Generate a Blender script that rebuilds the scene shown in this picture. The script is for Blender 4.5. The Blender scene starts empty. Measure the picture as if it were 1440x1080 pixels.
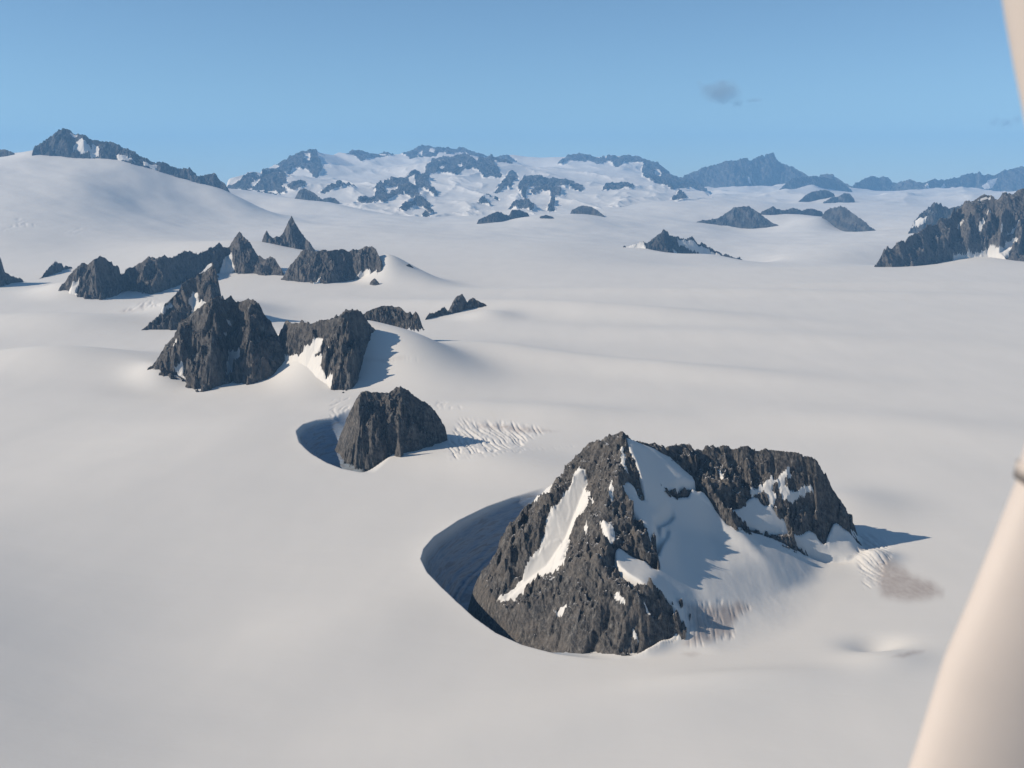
import bpy, math, random
import numpy as np
from mathutils import Vector, geometry

# ------------------------------------------------------------------ camera model (1 unit = 10 m)
F = 1450.0; HOR = 255.0; H = 60.0
TH = math.atan((540-HOR)/F); cT, sT = math.cos(TH), math.sin(TH)
SUN_EL = math.radians(34.0); SUN_AZ = math.radians(189.0)     # direction towards the sun, measured from +x

def rayab(px, py):
    X = (px-720)/F; U = -(py-540)/F
    y = cT+U*sT; z = -sT+U*cT
    return X/y, z/y
def pt(px, py, D):
    a, b = rayab(px, py); return (a*D, D, H+b*D)
def proj(x, y, z):
    dz = z-H; zc = np.maximum(y*cT-dz*sT, 1e-3); up = y*sT+dz*cT
    return 720+F*x/zc, 540-F*up/zc
def plane_pt(px, py, z=0.0):
    a, b = rayab(px, py); D = (z-H)/b; return (a*D, D)

# ------------------------------------------------------------------ noise
rs = np.random.RandomState(11)
PERM = np.concatenate([rs.permutation(256)]*3)
ANG = rs.rand(256)*2*np.pi
GX, GY = np.cos(ANG), np.sin(ANG)
def perlin(x, y, s=0):
    x = x+s*17.31; y = y+s*9.77
    xi = np.floor(x).astype(np.int64); yi = np.floor(y).astype(np.int64)
    xf = x-xi; yf = y-yi; xi = xi & 255; yi = yi & 255
    u = xf*xf*xf*(xf*(xf*6-15)+10); v = yf*yf*yf*(yf*(yf*6-15)+10)
    def g(ix, iy, fx, fy):
        h = PERM[PERM[ix & 255]+(iy & 255)]; return GX[h]*fx+GY[h]*fy
    n00 = g(xi, yi, xf, yf); n10 = g(xi+1, yi, xf-1, yf)
    n01 = g(xi, yi+1, xf, yf-1); n11 = g(xi+1, yi+1, xf-1, yf-1)
    return (n00*(1-u)+n10*u)*(1-v)+(n01*(1-u)+n11*u)*v*1.0
def fbm(x, y, oct=4, s=0, gain=.5):
    r = 0; a = 1.0
    for i in range(oct):
        r = r+a*perlin(x*2**i, y*2**i, s+i*3); a *= gain
    return r
def ridged(x, y, oct=5, s=0, gain=.55):
    r = 0; a = 1.0; w = 1.0; t = 0
    for i in range(oct):
        n = 1-np.abs(perlin(x*2.07**i, y*2.07**i, s+i*5))*2.2
        n = n*n*w; w = np.clip(n*1.6, 0, 1)
        r = r+a*n; t += a; a *= gain
    return r/t
def facets(x, y, s=0):
    """broken blocks: every cell is a tilted plane, so neighbours meet in ledges and corners"""
    xi = np.floor(x).astype(np.int64); yi = np.floor(y).astype(np.int64)
    best = np.full(x.shape, 9.); val = np.zeros(x.shape)
    for dx in (-1, 0, 1):
        for dy in (-1, 0, 1):
            h = PERM[PERM[(xi+dx+s*13) & 255]+((yi+dy+s*7) & 255)]
            cx = xi+dx+RND[h, 0]; cy = yi+dy+RND[h, 1]
            d = (x-cx)**2+(y-cy)**2
            v = RND[h, 2]+GX[h]*(x-cx)*.9+GY[h]*(y-cy)*.9
            m = d < best; best = np.where(m, d, best); val = np.where(m, v, val)
    return val-.5
RND = rs.rand(256, 3)
def crag(x, y, s=0):
    """angular rock relief: warped facets over three sizes"""
    wx = x+.35*fbm(x*1.3, y*1.3, 3, s+2); wy = y+.35*fbm(x*1.3+5, y*1.3, 3, s+4)
    c, d = math.cos(.5), math.sin(.5)
    return facets(wx, wy, s)+.5*facets(wx*2.3*c-wy*2.3*d, wx*2.3*d+wy*2.3*c, s+1)+.27*facets(wx*5.1, wy*5.1, s+2)
def sstep(a, b, x):
    t = np.clip((x-a)/(b-a), 0, 1); return t*t*(3-2*t)

def inpoly(px, py, poly):
    res = np.zeros(px.shape, bool); n = len(poly)
    for i in range(n):
        x0, y0 = poly[i]; x1, y1 = poly[(i+1) % n]
        if y0 == y1: continue
        c = ((y0 > py) != (y1 > py)) & (px < (x1-x0)*(py-y0)/(y1-y0)+x0)
        res ^= c
    return res
def polydist(x, y, line, closed=False):
    """distance to a polyline and the parameter (vertex index) of the nearest spot"""
    best = np.full(x.shape, 1e9); par = np.zeros(x.shape)
    n = len(line)
    for i in range(n if closed else n-1):
        ax, ay = line[i][:2]; bx, by = line[(i+1) % n][:2]
        dx, dy = bx-ax, by-ay; L = dx*dx+dy*dy+1e-12
        t = np.clip(((x-ax)*dx+(y-ay)*dy)/L, 0, 1)
        d = np.hypot(x-ax-t*dx, y-ay-t*dy)
        m = d < best; best = np.where(m, d, best); par = np.where(m, i+t, par)
    return best, par

# ------------------------------------------------------------------ TIN -> raster
def cdt(points, lines):
    P = [Vector((p[0], p[1])) for p in points]
    E = []
    for l in lines: E += [(l[i], l[i+1]) for i in range(len(l)-1)]
    vo, eo, fo, ov, oe, of = geometry.delaunay_2d_cdt(P, E, [], 0, 1e-5)
    V = np.array([(v.x, v.y) for v in vo]); Z = np.zeros(len(vo)); known = np.zeros(len(vo), bool)
    for i, o in enumerate(ov):
        if len(o): Z[i] = max(points[k][2] for k in o); known[i] = True
    A = np.array([(p[0], p[1]) for p in points]); AZ = np.array([p[2] for p in points])
    for i in np.where(~known)[0]:      # crossings of two lines: blend of the nearest points
        d = np.hypot(A[:, 0]-V[i, 0], A[:, 1]-V[i, 1]); k = np.argsort(d)[:3]; w = 1/(d[k]+1e-6)
        Z[i] = (AZ[k]*w).sum()/w.sum()
    return V, Z, [tuple(f) for f in fo]
def raster(V, Z, T, xs, ys, fill):
    out = np.full((len(ys), len(xs)), fill, float)
    x0, y0 = xs[0], ys[0]; sx, sy = xs[1]-xs[0], ys[1]-ys[0]
    for f in T:
        for k in range(1, len(f)-1):
            a, b, c = f[0], f[k], f[k+1]
            ax, ay = V[a]; bx, by = V[b]; cx, cy = V[c]
            i0 = max(0, int((min(ax, bx, cx)-x0)/sx)-1); i1 = min(len(xs), int((max(ax, bx, cx)-x0)/sx)+2)
            j0 = max(0, int((min(ay, by, cy)-y0)/sy)-1); j1 = min(len(ys), int((max(ay, by, cy)-y0)/sy)+2)
            if i1 <= i0 or j1 <= j0: continue
            gx, gy = np.meshgrid(xs[i0:i1], ys[j0:j1])
            d = (by-cy)*(ax-cx)+(cx-bx)*(ay-cy)
            if abs(d) < 1e-12: continue
            l1 = ((by-cy)*(gx-cx)+(cx-bx)*(gy-cy))/d
            l2 = ((cy-ay)*(gx-cx)+(ax-cx)*(gy-cy))/d
            l3 = 1-l1-l2
            m = (l1 >= -1e-6) & (l2 >= -1e-6) & (l3 >= -1e-6)
            z = l1*Z[a]+l2*Z[b]+l3*Z[c]
            sub = out[j0:j1, i0:i1]; sub[m] = z[m]
    return out
def blur(a, n, it=2):
    for _ in range(it):
        for ax in (0, 1):
            p = np.pad(a, [(n, n) if k == ax else (0, 0) for k in (0, 1)], mode='edge')
            c = np.cumsum(p, axis=ax); z = np.zeros_like(np.take(c, [0], axis=ax)); c = np.concatenate([z, c], axis=ax)
            a = (np.take(c, range(2*n+1, c.shape[ax]), axis=ax)-np.take(c, range(0, c.shape[ax]-2*n-1), axis=ax))/(2*n+1)
    return a
def sample(grid, xs, ys, x, y, fill):
    fx = (x-xs[0])/(xs[1]-xs[0]); fy = (y-ys[0])/(ys[1]-ys[0])
    ok = (fx >= 0) & (fy >= 0) & (fx < len(xs)-1.001) & (fy < len(ys)-1.001)
    fx = np.where(ok, fx, 0); fy = np.where(ok, fy, 0)
    i = fx.astype(int); j = fy.astype(int); u = fx-i; v = fy-j
    z = (grid[j, i]*(1-u)+grid[j, i+1]*u)*(1-v)+(grid[j+1, i]*(1-u)+grid[j+1, i+1]*u)*v
    return np.where(ok, z, fill)

# ------------------------------------------------------------------ the rock outcrops: crest and foot lines, depth
# name: (depth or None, crest, base, options)
ROCKS = {}
def R(key, D0, crest, base, **o): ROCKS[key] = dict(D0=D0, crest=crest, base=base, **o)

R('far_left_tip', 1540, [(-60, 205), (-30, 206), (0, 210), (8, 210), (20, 215)], [(-60, 222), (0, 221), (12, 219), (22, 217)])
R('left_massif', 1500, [(48, 206), (58, 198), (67, 195), (76, 187), (88, 181), (100, 185), (108, 190), (117, 191), (133, 197), (150, 198), (158, 200), (167, 203), (187, 213), (207, 222), (219, 228), (233, 230), (250, 238), (259, 237), (267, 240), (277, 248), (287, 246), (300, 243), (310, 253), (318, 263)],
  [(48, 210), (57, 222), (83, 222), (110, 221), (127, 219), (133, 223), (160, 233), (176, 228), (193, 229), (220, 240), (240, 248), (267, 253), (293, 260), (319, 265)],
  snow=[[(104, 203), (116, 197), (127, 205), (128, 214), (114, 217), (102, 213)], [(130, 203), (139, 208), (139, 219), (128, 224), (127, 215)], [(163, 215), (182, 222), (192, 227), (168, 226)], [(202, 227), (222, 233), (221, 239), (203, 233)], [(97, 187), (103, 187), (110, 192), (104, 194)]])
R('small_knob', 1800, [(419, 270), (427, 264), (443, 272), (450, 278), (457, 282)], [(418, 277), (430, 281), (440, 284), (457, 284)])
R('small_knob_b', 1780, [(455, 279), (464, 277), (471, 279), (477, 284)], [(455, 283), (466, 286), (477, 285)])
R('tiny_islet_a', 2000, [(502, 282), (514, 280), (529, 283)], [(502, 284), (516, 286), (529, 285)])
R('bent_islet', 1500, [(673, 309), (686, 303), (700, 297), (720, 295), (730, 295), (742, 299)], [(673, 311), (684, 316), (700, 317), (706, 311), (715, 303), (742, 301)])
R('tiny_islet_d', 1600, [(760, 304), (768, 302), (778, 305)], [(760, 307), (778, 308)])
R('islet_h', 1600, [(804, 295), (814, 290), (821, 289), (832, 291), (840, 295), (850, 304)], [(804, 297), (820, 300), (835, 306), (850, 306)])
R('big_blue_peak', 3600, [(960, 250), (975, 241), (995, 234), (1012, 230), (1032, 223), (1055, 224), (1066, 221), (1078, 218), (1087, 216), (1094, 222), (1101, 230), (1112, 233), (1124, 240), (1147, 249), (1160, 246), (1170, 245), (1180, 251), (1188, 258), (1202, 262)],
  [(960, 257), (990, 259), (1014, 259), (1032, 267), (1050, 264), (1064, 261), (1096, 258), (1130, 262), (1160, 262), (1202, 266)], snow=[[(1052, 248), (1055, 248), (1056, 258), (1052, 258)]])
R('blue_foothill', 3100, [(1095, 268), (1105, 257), (1115, 250), (1128, 249), (1147, 247), (1160, 249), (1174, 253), (1186, 258), (1197, 266)], [(1095, 270), (1110, 271), (1125, 270), (1138, 266), (1150, 262), (1165, 262), (1197, 269)])
R('islet_i', 2400, [(1123, 283), (1132, 275), (1142, 269), (1155, 267), (1166, 268), (1173, 273)], [(1123, 286), (1140, 284), (1158, 276), (1173, 275)])
R('islet_j', 2300, [(1158, 284), (1170, 277), (1179, 276), (1188, 271), (1195, 273), (1200, 278)], [(1158, 286), (1180, 287), (1200, 284)])
R('twin_island', 1600, [(978, 312), (990, 309), (1009, 308), (1020, 300), (1030, 292), (1042, 291), (1053, 289), (1062, 296), (1073, 304), (1086, 312), (1098, 318)], [(978, 313), (995, 313), (1009, 315), (1028, 321), (1055, 318), (1098, 319.5)])
R('jagged_link', 1700, [(1068, 300), (1078, 294), (1087, 290), (1093, 294), (1105, 295), (1115, 292), (1128, 296), (1140, 293), (1156, 297)], [(1068, 302), (1090, 302), (1105, 304), (1130, 303), (1156, 304)])
R('twin_island_b', 1620, [(1160, 297), (1170, 292), (1179, 290), (1188, 291), (1193, 295), (1211, 308), (1222, 316), (1230, 323)], [(1160, 299), (1172, 302), (1178, 311), (1176, 325), (1200, 326), (1230, 325)])
R('tent_island', 1050, [(876, 347), (895, 343), (913, 338), (925, 328), (934, 323), (944, 330), (954, 334), (965, 334), (977, 336), (990, 345), (1005, 352), (1020, 357), (1037, 361), (1069, 371)],
  [(876, 348), (900, 348), (917, 347), (930, 355), (940, 361), (957, 364), (973, 364), (990, 365), (1018, 369), (1035, 371), (1069, 373)],
  snow=[[(952, 335), (975, 340), (1000, 354), (1030, 364), (1060, 371), (1060, 380), (1010, 378), (990, 362), (975, 352), (955, 344)], [(880, 344), (905, 340), (912, 352), (880, 352)], [(945, 352), (953, 356), (950, 360)]])
R('right_skyline_range', 3400, [(1196, 264), (1203, 257), (1210, 255), (1217, 250), (1225, 248), (1235, 250), (1245, 248), (1253, 253), (1262, 257), (1271, 254), (1280, 252), (1290, 255), (1300, 257), (1307, 254), (1317, 252), (1330, 252), (1342, 250), (1352, 247), (1362, 244), (1370, 245), (1377, 242), (1383, 247), (1403, 245), (1417, 239), (1430, 235), (1440, 234), (1465, 237), (1490, 246), (1530, 250)],
  [(1196, 266), (1212, 266), (1228, 268), (1242, 264), (1260, 265), (1267, 262), (1288, 267), (1302, 260), (1315, 268), (1327, 263), (1350, 262), (1363, 267), (1380, 262), (1392, 262), (1408, 274), (1417, 276), (1427, 270), (1440, 268), (1530, 266)],
  snow=[[(1380, 262), (1392, 253), (1404, 249), (1400, 256), (1396, 264), (1385, 268)], [(1300, 262), (1304, 257), (1310, 268)], [(1322, 266), (1328, 257), (1330, 262), (1324, 268)]])
R('pointed_right_peak', 1350, [(1277, 328), (1281, 318), (1287, 308), (1300, 294), (1315, 283), (1320, 289), (1338, 292), (1347, 292), (1370, 290), (1400, 300)], [(1277, 329), (1290, 326), (1297, 327), (1330, 330), (1400, 330)],
  snow=[[(1286, 310), (1300, 305), (1305, 304), (1300, 311), (1290, 318), (1282, 318)]])
R('right_cliff', 830, [(1228, 375), (1235, 364), (1242, 355), (1252, 346), (1263, 338), (1268, 338), (1273, 341), (1281, 336), (1290, 330), (1298, 323), (1307, 317), (1322, 311), (1337, 307), (1340, 300), (1345, 295), (1354, 288), (1363, 283), (1374, 279), (1383, 277), (1391, 278), (1398, 281), (1404, 278), (1410, 274), (1418, 277), (1428, 279), (1440, 267), (1470, 248), (1510, 238), (1560, 250), (1620, 290)],
  [(1228, 376), (1260, 376), (1290, 374), (1320, 369), (1350, 365), (1388, 359), (1405, 358), (1418, 368), (1440, 369), (1520, 370), (1620, 372)],
  snow=[[(1345, 325), (1355, 316), (1357, 319), (1349, 327)], [(1376, 322), (1382, 317), (1385, 319), (1379, 328), (1376, 327)], [(1400, 333), (1409, 320), (1412, 322), (1404, 335)], [(1415, 338), (1430, 322), (1432, 324), (1421, 338)], [(1401, 311), (1407, 305), (1408, 309), (1403, 313)], [(1388, 308), (1391, 306), (1392, 309), (1389, 311)], [(1330, 343), (1337, 336), (1338, 339), (1332, 344)],
        [(1340, 362), (1367, 359), (1389, 349), (1412, 346), (1430, 339), (1433, 342), (1425, 352), (1414, 362), (1417, 380), (1340, 380)], [(1376, 281), (1392, 280), (1394, 284), (1380, 285)]])
R('small_left_tooth', None, [(56, 391), (61, 385), (66, 379), (72, 372), (78, 366), (82, 370), (87, 370), (93, 372), (101, 376)], [(56, 393), (66, 390), (80, 382), (90, 377), (101, 377.5)])
R('left_edge_horn', None, [(-70, 372), (-30, 345), (-8, 350), (0, 362), (3, 370), (7, 382), (17, 388), (32, 394)], [(-70, 410), (0, 402), (15, 398), (32, 396)])
R('needle', 800, [(369, 337), (372, 330), (375, 325), (379, 332), (384, 335), (389, 331), (393, 332), (398, 326), (402, 318), (406, 310), (410, 303), (415, 313), (422, 324), (428, 333), (434, 341), (443, 352)], [(369, 339), (382, 341), (396, 346), (422, 351), (443, 354)])
R('long_ridge', None, [(84, 407), (93, 393), (100, 383), (108, 377), (115, 372), (123, 373), (133, 367), (142, 361), (150, 367), (160, 370), (167, 372), (183, 376), (190, 374), (197, 372), (207, 366), (223, 365), (228, 362), (233, 358), (240, 361), (250, 358), (260, 355), (270, 353), (279, 357), (287, 354), (294, 350), (301, 346), (308, 342), (314, 347), (320, 347), (326, 339), (332, 331), (337, 326), (343, 333), (349, 338), (355, 348), (361, 356), (372, 365), (380, 363), (387, 365), (392, 372), (397, 380)],
  [(84, 409), (93, 412), (100, 406), (111, 415), (120, 420), (138, 423), (150, 421), (163, 417), (170, 412), (180, 408), (185, 407), (188, 410), (198, 411), (212, 414), (225, 416), (245, 405), (267, 394), (290, 385), (315, 382), (332, 384), (355, 383), (367, 386), (387, 390), (397, 388)],
  ribs=[[(142, 362, 0), (135, 390, .35), (128, 415, .3)], [(160, 371, 0), (168, 385, -.3), (172, 395, -.2)], [(123, 373, 0), (118, 395, -.15), (112, 412, 0)], [(183, 376, 0), (165, 395, .3), (145, 418, .25)], [(233, 359, 0), (225, 385, .4), (212, 408, .3)], [(250, 358, 0), (243, 380, -.25), (232, 405, -.1)], [(270, 354, 0), (262, 375, .3)], [(294, 350, 0), (288, 368, -.2)], [(337, 327, 0), (340, 350, .3), (345, 375, .3)], [(320, 347, 0), (318, 365, -.3)], [(207, 366, 0), (200, 385, -.3), (198, 402, -.1)]],
  snow=[[(94, 409), (103, 399), (112, 395), (109, 409), (109, 416), (97, 416)], [(308, 378), (318, 360), (324, 356), (328, 366), (330, 380), (320, 390), (308, 388)]])
R('broad_block', None, [(395, 391), (402, 382), (410, 372), (417, 362), (425, 352), (432, 350), (440, 350), (450, 353), (460, 351), (471, 352), (482, 351), (494, 352), (505, 350), (514, 347), (522, 345), (528, 350), (533, 358), (536, 368)],
  [(395, 393), (417, 396), (430, 398), (442, 400), (460, 400), (480, 395), (500, 392), (512, 388), (520, 382), (527, 389), (536, 384)],
  ribs=[[(425, 352, 0), (420, 375, .2), (415, 392, .2)], [(460, 351, 0), (448, 375, -.25), (440, 394, 0)], [(482, 351, 0), (470, 375, .3), (460, 396, .3)], [(494, 352, 0), (490, 372, -.2)], [(522, 345, 0), (512, 365, .3), (504, 386, .2)]],
  snow=[[(500, 392), (506, 384), (515, 378), (520, 376), (521, 384), (524, 392)], [(440, 400), (449, 389), (452, 389), (446, 402)]])
R('dot_islet', None, [(571, 373), (575, 371), (581, 375)], [(571, 374.5), (581, 376.5)])
R('dot_islet_b', None, [(522, 395), (527, 391), (532, 396)], [(522, 400), (527, 403), (532, 400)])
R('back_left_crag', None, [(199, 464), (208, 456), (216, 448), (224, 440), (232, 425), (238, 422), (245, 414), (253, 404), (262, 394), (275, 388), (288, 379), (294, 372), (299, 371), (304, 382), (300, 396), (306, 412), (318, 425), (345, 442)],
  [(199, 466), (221, 463), (248, 461), (280, 461), (345, 461)],
  ribs=[[(262, 394, 0), (255, 425, .3), (248, 452, .35)], [(245, 414, 0), (238, 430, -.2), (228, 452, 0)], [(275, 388, 0), (272, 415, -.2), (272, 445, -.2)], [(299, 371, 0), (296, 400, .15), (298, 430, .1)]],
  snow=[[(239, 415), (248, 403), (258, 394), (262, 397), (252, 407), (244, 414)], [(269, 410), (277, 412), (281, 423), (291, 426), (292, 436), (280, 445), (270, 440), (266, 425)], [(284, 377), (297, 370), (298, 375), (288, 383), (279, 383)], [(226, 436), (238, 425), (242, 428), (232, 440)]])
R('dark_butte', None, [(206, 519), (216, 508), (227, 496), (235, 484), (244, 475), (250, 465), (253, 455), (262, 448), (273, 443), (280, 436), (288, 428), (298, 423), (308, 420), (318, 422), (326, 419), (338, 423), (349, 419), (357, 421), (364, 426), (368, 434), (372, 443), (380, 454), (387, 467), (394, 479), (399, 490), (401, 503)],
  [(206, 521), (225, 523), (241, 525), (252, 527), (259, 532), (265, 540), (270, 546), (282, 549), (297, 547), (308, 544), (320, 536), (329, 529), (337, 534), (345, 540), (361, 539), (381, 530), (393, 514), (401, 506)],
  ribs=[[(308, 420, 0), (300, 450, .25), (297, 490, .4), (290, 535, .4)], [(326, 419, 0), (322, 450, -.2), (318, 485, -.35), (323, 520, -.3)], [(349, 419, 0), (350, 450, .25), (352, 490, .3), (355, 530, .3)], [(288, 428, 0), (278, 460, -.15), (268, 500, -.1), (262, 525, 0)], [(262, 448, 0), (252, 480, .2), (240, 510, .25)], [(372, 443, 0), (374, 475, -.1), (378, 510, -.1)]],
  snow=[[(323, 497), (333, 490), (339, 491), (338, 503), (331, 514), (325, 530), (319, 537), (318, 522), (321, 508)], [(240, 487), (249, 481), (249, 485), (243, 489)], [(243, 522), (256, 512), (259, 514), (257, 526), (262, 536), (255, 534)], [(318, 449), (325, 452), (328, 458), (321, 456)], [(309, 467), (320, 467), (318, 473), (309, 472)]])
R('leg_crag', None, [(401, 455), (405, 452), (410, 454), (425, 451), (442, 449), (460, 450), (470, 447), (480, 445), (492, 440), (502, 437), (510, 442), (517, 452), (521, 458)],
  [(401, 504), (415, 500), (430, 520), (445, 530), (460, 540), (467, 549), (472, 557), (487, 553), (498, 546), (506, 530), (511, 500), (518, 480), (522, 463)],
  ribs=[[(502, 437, 0), (500, 470, .3), (495, 510, .35), (485, 550, .3)], [(480, 445, 0), (470, 470, .0), (465, 500, .1), (462, 535, .2)], [(442, 449, 0), (432, 470, .1), (420, 490, .1)]],
  snow=[[(396, 503), (416, 498), (430, 490), (440, 482), (444, 474), (448, 474), (456, 476), (454, 484), (443, 498), (448, 500), (456, 492), (464, 490), (458, 502), (451, 516), (455, 528), (468, 530), (465, 549), (460, 565), (395, 565)]])
R('shaded_hump', 372, [(510, 442), (520, 436), (530, 432), (540, 430), (550, 430), (557, 432), (562, 431), (567, 436), (572, 440), (577, 438), (580, 442), (584, 438), (587, 441), (590, 449)], [(510, 443), (525, 445), (545, 454), (557, 460), (566, 452), (575, 450), (590, 453)], slope=1.1)
R('jagged_teeth', None, [(597, 450), (601, 444), (605, 439), (611, 440), (617, 436), (625, 431), (630, 437), (636, 426), (642, 417), (650, 413), (654, 418), (657, 425), (661, 421), (665, 419), (674, 424), (684, 429)], [(597, 452), (610, 444), (625, 440), (637, 445), (645, 440), (652, 436), (672, 431), (684, 430.5)], slope=1.4)
R('dome_horn', None, [(467, 640), (473, 626), (479, 612), (485, 598), (490, 584), (495, 572), (500, 560), (508, 549), (517, 546), (524, 549), (530, 551), (537, 553), (545, 549), (552, 547), (563, 541), (574, 548), (582, 554), (592, 560), (603, 569), (613, 578), (620, 588), (626, 599), (629, 613), (630, 628), (631, 640)],
  [(470, 643), (476, 650), (483, 657), (496, 666), (508, 668), (521, 667), (550, 664), (577, 661), (609, 656), (622, 648), (627, 643)],
  ribs=[[(518, 547, 0), (508, 580, .2), (503, 620, .25), (500, 655, .2)], [(537, 553, 0), (536, 590, .12), (532, 630, .2)], [(563, 541, 0), (560, 580, .3), (560, 620, .35), (555, 655, .25)], [(590, 561, 0), (592, 600, .0), (598, 640, .05)]], slope=1.6, zfoot=-3.0)

# ------------------------------------------------------------------ glacier surface
ctrl = []   # (px, py, D): the snow surface passes here
def C(*a): ctrl.extend(a)
for px in (-700, -300, 0, 250, 480, 720, 960, 1200, 1440, 1750, 2150):
    for D in (60, 90, 130, 180, 260, 370, 520):
        a, b = rayab(px, 500); ctrl.append(('z', a, D, 0.0))
for px in (720, 960, 1200, 1440, 1750, 2150):
    a, b = rayab(px, 500); ctrl.append(('z', a, 650, 0.0))
C((0, 335, 860), (60, 300, 1100), (0, 300, 1080), (150, 300, 1180), (60, 228, 1470), (120, 262, 1300), (0, 262, 1270), (0, 226, 1480), (-150, 222, 1500), (-150, 300, 1100), (-150, 380, 700), (200, 285, 1330), (300, 295, 1400), (250, 335, 1000), (120, 345, 860), (0, 380, 700), (150, 362, 760), (400, 305, 1500), (480, 320, 1250), (400, 345, 950),
  (60, 262, 2100), (250, 280, 2200), (-200, 262, 2100), (350, 300, 1650), (500, 292, 1800), (560, 308, 1550), (640, 318, 1400), (700, 335, 1150), (650, 300, 1750), (600, 355, 870),
  (620, 270, 2400), (560, 245, 2750), (540, 222, 3250), (480, 240, 3000), (470, 218, 3400), (600, 225, 3700), (560, 300, 4600), (420, 300, 4600), (660, 262, 2700), (750, 280, 2100), (760, 237, 3500), (830, 240, 3000), (850, 231, 3150), (800, 275, 2200), (750, 300, 4600), (900, 300, 4600), (900, 285, 1950), (960, 290, 1900), (880, 318, 1450),
  (1020, 275, 2600), (1050, 285, 2100), (1100, 275, 2600), (1150, 300, 1850), (1250, 285, 2400), (1300, 275, 2800), (1350, 278, 2600), (1250, 300, 1900), (1420, 285, 2400), (1100, 300, 4600), (1300, 300, 4600), (1500, 300, 4600), (1250, 318, 1600), (1150, 336, 1350), (1000, 335, 1350), (1250, 338, 1250), (1200, 356, 1060), (1100, 360, 1060), (1250, 372, 930), (1000, 356, 1020), (1100, 374, 900), (1250, 376, 1000), (900, 352, 1000), (960, 371, 880), (1500, 370, 900),
  (780, 368, 770), (900, 375, 745), (1050, 376, 740), (1200, 375, 740), (1350, 373, 745), (1500, 371, 750), (700, 400, 620), (1000, 400, 612), (1300, 400, 612),
  (780, 345, 980), (780, 320, 1350))
# the two snow-and-rock massifs of the far range: a net of (px, row, depth)
FRONT = [(322, 268, 2050), (380, 274, 2030), (440, 285, 1900), (500, 292, 1830), (560, 301, 1730), (620, 306, 1690), (690, 302, 1730), (740, 301, 1740), (790, 299, 1780), (850, 292, 1880), (900, 287, 1960), (960, 283, 2050), (1005, 277, 2250)]
NET = [[(320, 253, 2250), (340, 247, 2300), (355, 242, 2350), (363, 248, 2330), (400, 248, 2330), (420, 257, 2230), (433, 260, 2150)], [(335, 270, 2060), (380, 271, 2060), (403, 271, 2080)],
       [(368, 244, 2750), (387, 231, 2900), (400, 227, 2930), (412, 219, 2980), (427, 212, 3020), (435, 209, 3040), (443, 211, 3050), (470, 217, 3250), (487, 215, 3350), (502, 211, 3400), (512, 213, 3420), (518, 219, 3430), (533, 216, 3450), (547, 218, 3480), (567, 214, 3600), (583, 210, 3650), (595, 203, 3700), (610, 207, 3700), (630, 212, 3700), (650, 208, 3720), (673, 215, 3650), (687, 218, 3620), (703, 225, 3550), (709, 221, 3550), (726, 229, 3500), (755, 236, 3450), (785, 229, 3450), (798, 224, 3480), (812, 223, 3500), (826, 220, 3520), (837, 225, 3500), (858, 224, 3500), (875, 224, 3500), (895, 220, 3520), (913, 226, 3450), (931, 237, 3350), (954, 249, 3250), (982, 256, 3150), (996, 268, 3000)],
       [(380, 247, 2620), (410, 248, 2600), (445, 250, 2600)], [(435, 209, 3040), (436, 228, 2830), (445, 250, 2600)], [(470, 235, 2900)], [(475, 255, 2450), (515, 258, 2400)], [(530, 240, 2900), (545, 252, 2550)], [(500, 232, 3100)], [(575, 232, 3150)], [(565, 246, 2700)], [(560, 222, 3380)],
       [(527, 263, 2220), (540, 260, 2260), (553, 257, 2330), (573, 252, 2430), (585, 246, 2530), (600, 238, 2680), (610, 228, 2820), (625, 227, 2870), (637, 226, 2900), (653, 222, 2950), (662, 228, 2880), (670, 230, 2860), (682, 219, 2950), (690, 228, 2860), (704, 244, 2690)],
       [(620, 222, 3300), (645, 217, 3350), (668, 222, 3250)], [(527, 282, 2030), (560, 275, 2090), (583, 279, 2040), (603, 272, 2150), (614, 275, 2120)], [(600, 247, 2500), (640, 249, 2550), (680, 249, 2560), (703, 250, 2560)], [(630, 265, 2280), (670, 268, 2240), (690, 280, 2050), (630, 286, 1980)],
       [(560, 297, 1800), (574, 290, 1860), (587, 280, 1960), (600, 284, 1930), (608, 297, 1800)], [(588, 293, 1830)],
       [(697, 268, 2230), (707, 255, 2400), (717, 243, 2580), (728, 247, 2580), (738, 249, 2580), (753, 255, 2520), (776, 256, 2500), (800, 257, 2500), (820, 263, 2420)], [(710, 264, 2280), (732, 272, 2180), (765, 268, 2250), (800, 268, 2260)],
       [(748, 271, 2190), (765, 264, 2320), (784, 267, 2290), (788, 273, 2210)], [(772, 293, 1830), (780, 293, 1830)], [(755, 290, 1900)],
       [(730, 236, 3100), (770, 244, 2800)], [(815, 236, 3150), (840, 246, 2850)], [(870, 236, 3200), (890, 250, 2750), (860, 256, 2620)], [(867, 256, 2620), (850, 266, 2350), (888, 265, 2380)], [(905, 250, 2800), (945, 264, 2520), (990, 270, 2450)], [(820, 275, 2150), (900, 275, 2200), (950, 276, 2200)]]
ctrl = [c for c in ctrl if c[0] == 'z' or not (325 <= c[0] <= 1010 and c[2] > 1850)]
ctrl += FRONT+[(420, 305, 2300), (560, 300, 2300), (700, 300, 2300), (850, 298, 2400), (480, 290, 3000), (700, 290, 3000), (900, 285, 3000), (500, 280, 4000), (700, 280, 4000), (900, 275, 4000)]
for k, r in ROCKS.items():
    if r['D0'] and r['D0'] > 500:
        b = r['base']; n = len(b)
        for i in sorted({0, n//2, n-1} if n < 8 else {0, n//4, n//2, 3*n//4, n-1}):
            ctrl.append((b[i][0], b[i][1], r['D0']))
for u in (-1.2, -.6, 0, .6, 1.2):
    for D in (7000, 12000, 20000): ctrl.append(('z', u, D, -D*0.004))
cu, cv, cs = [], [], []
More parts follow.
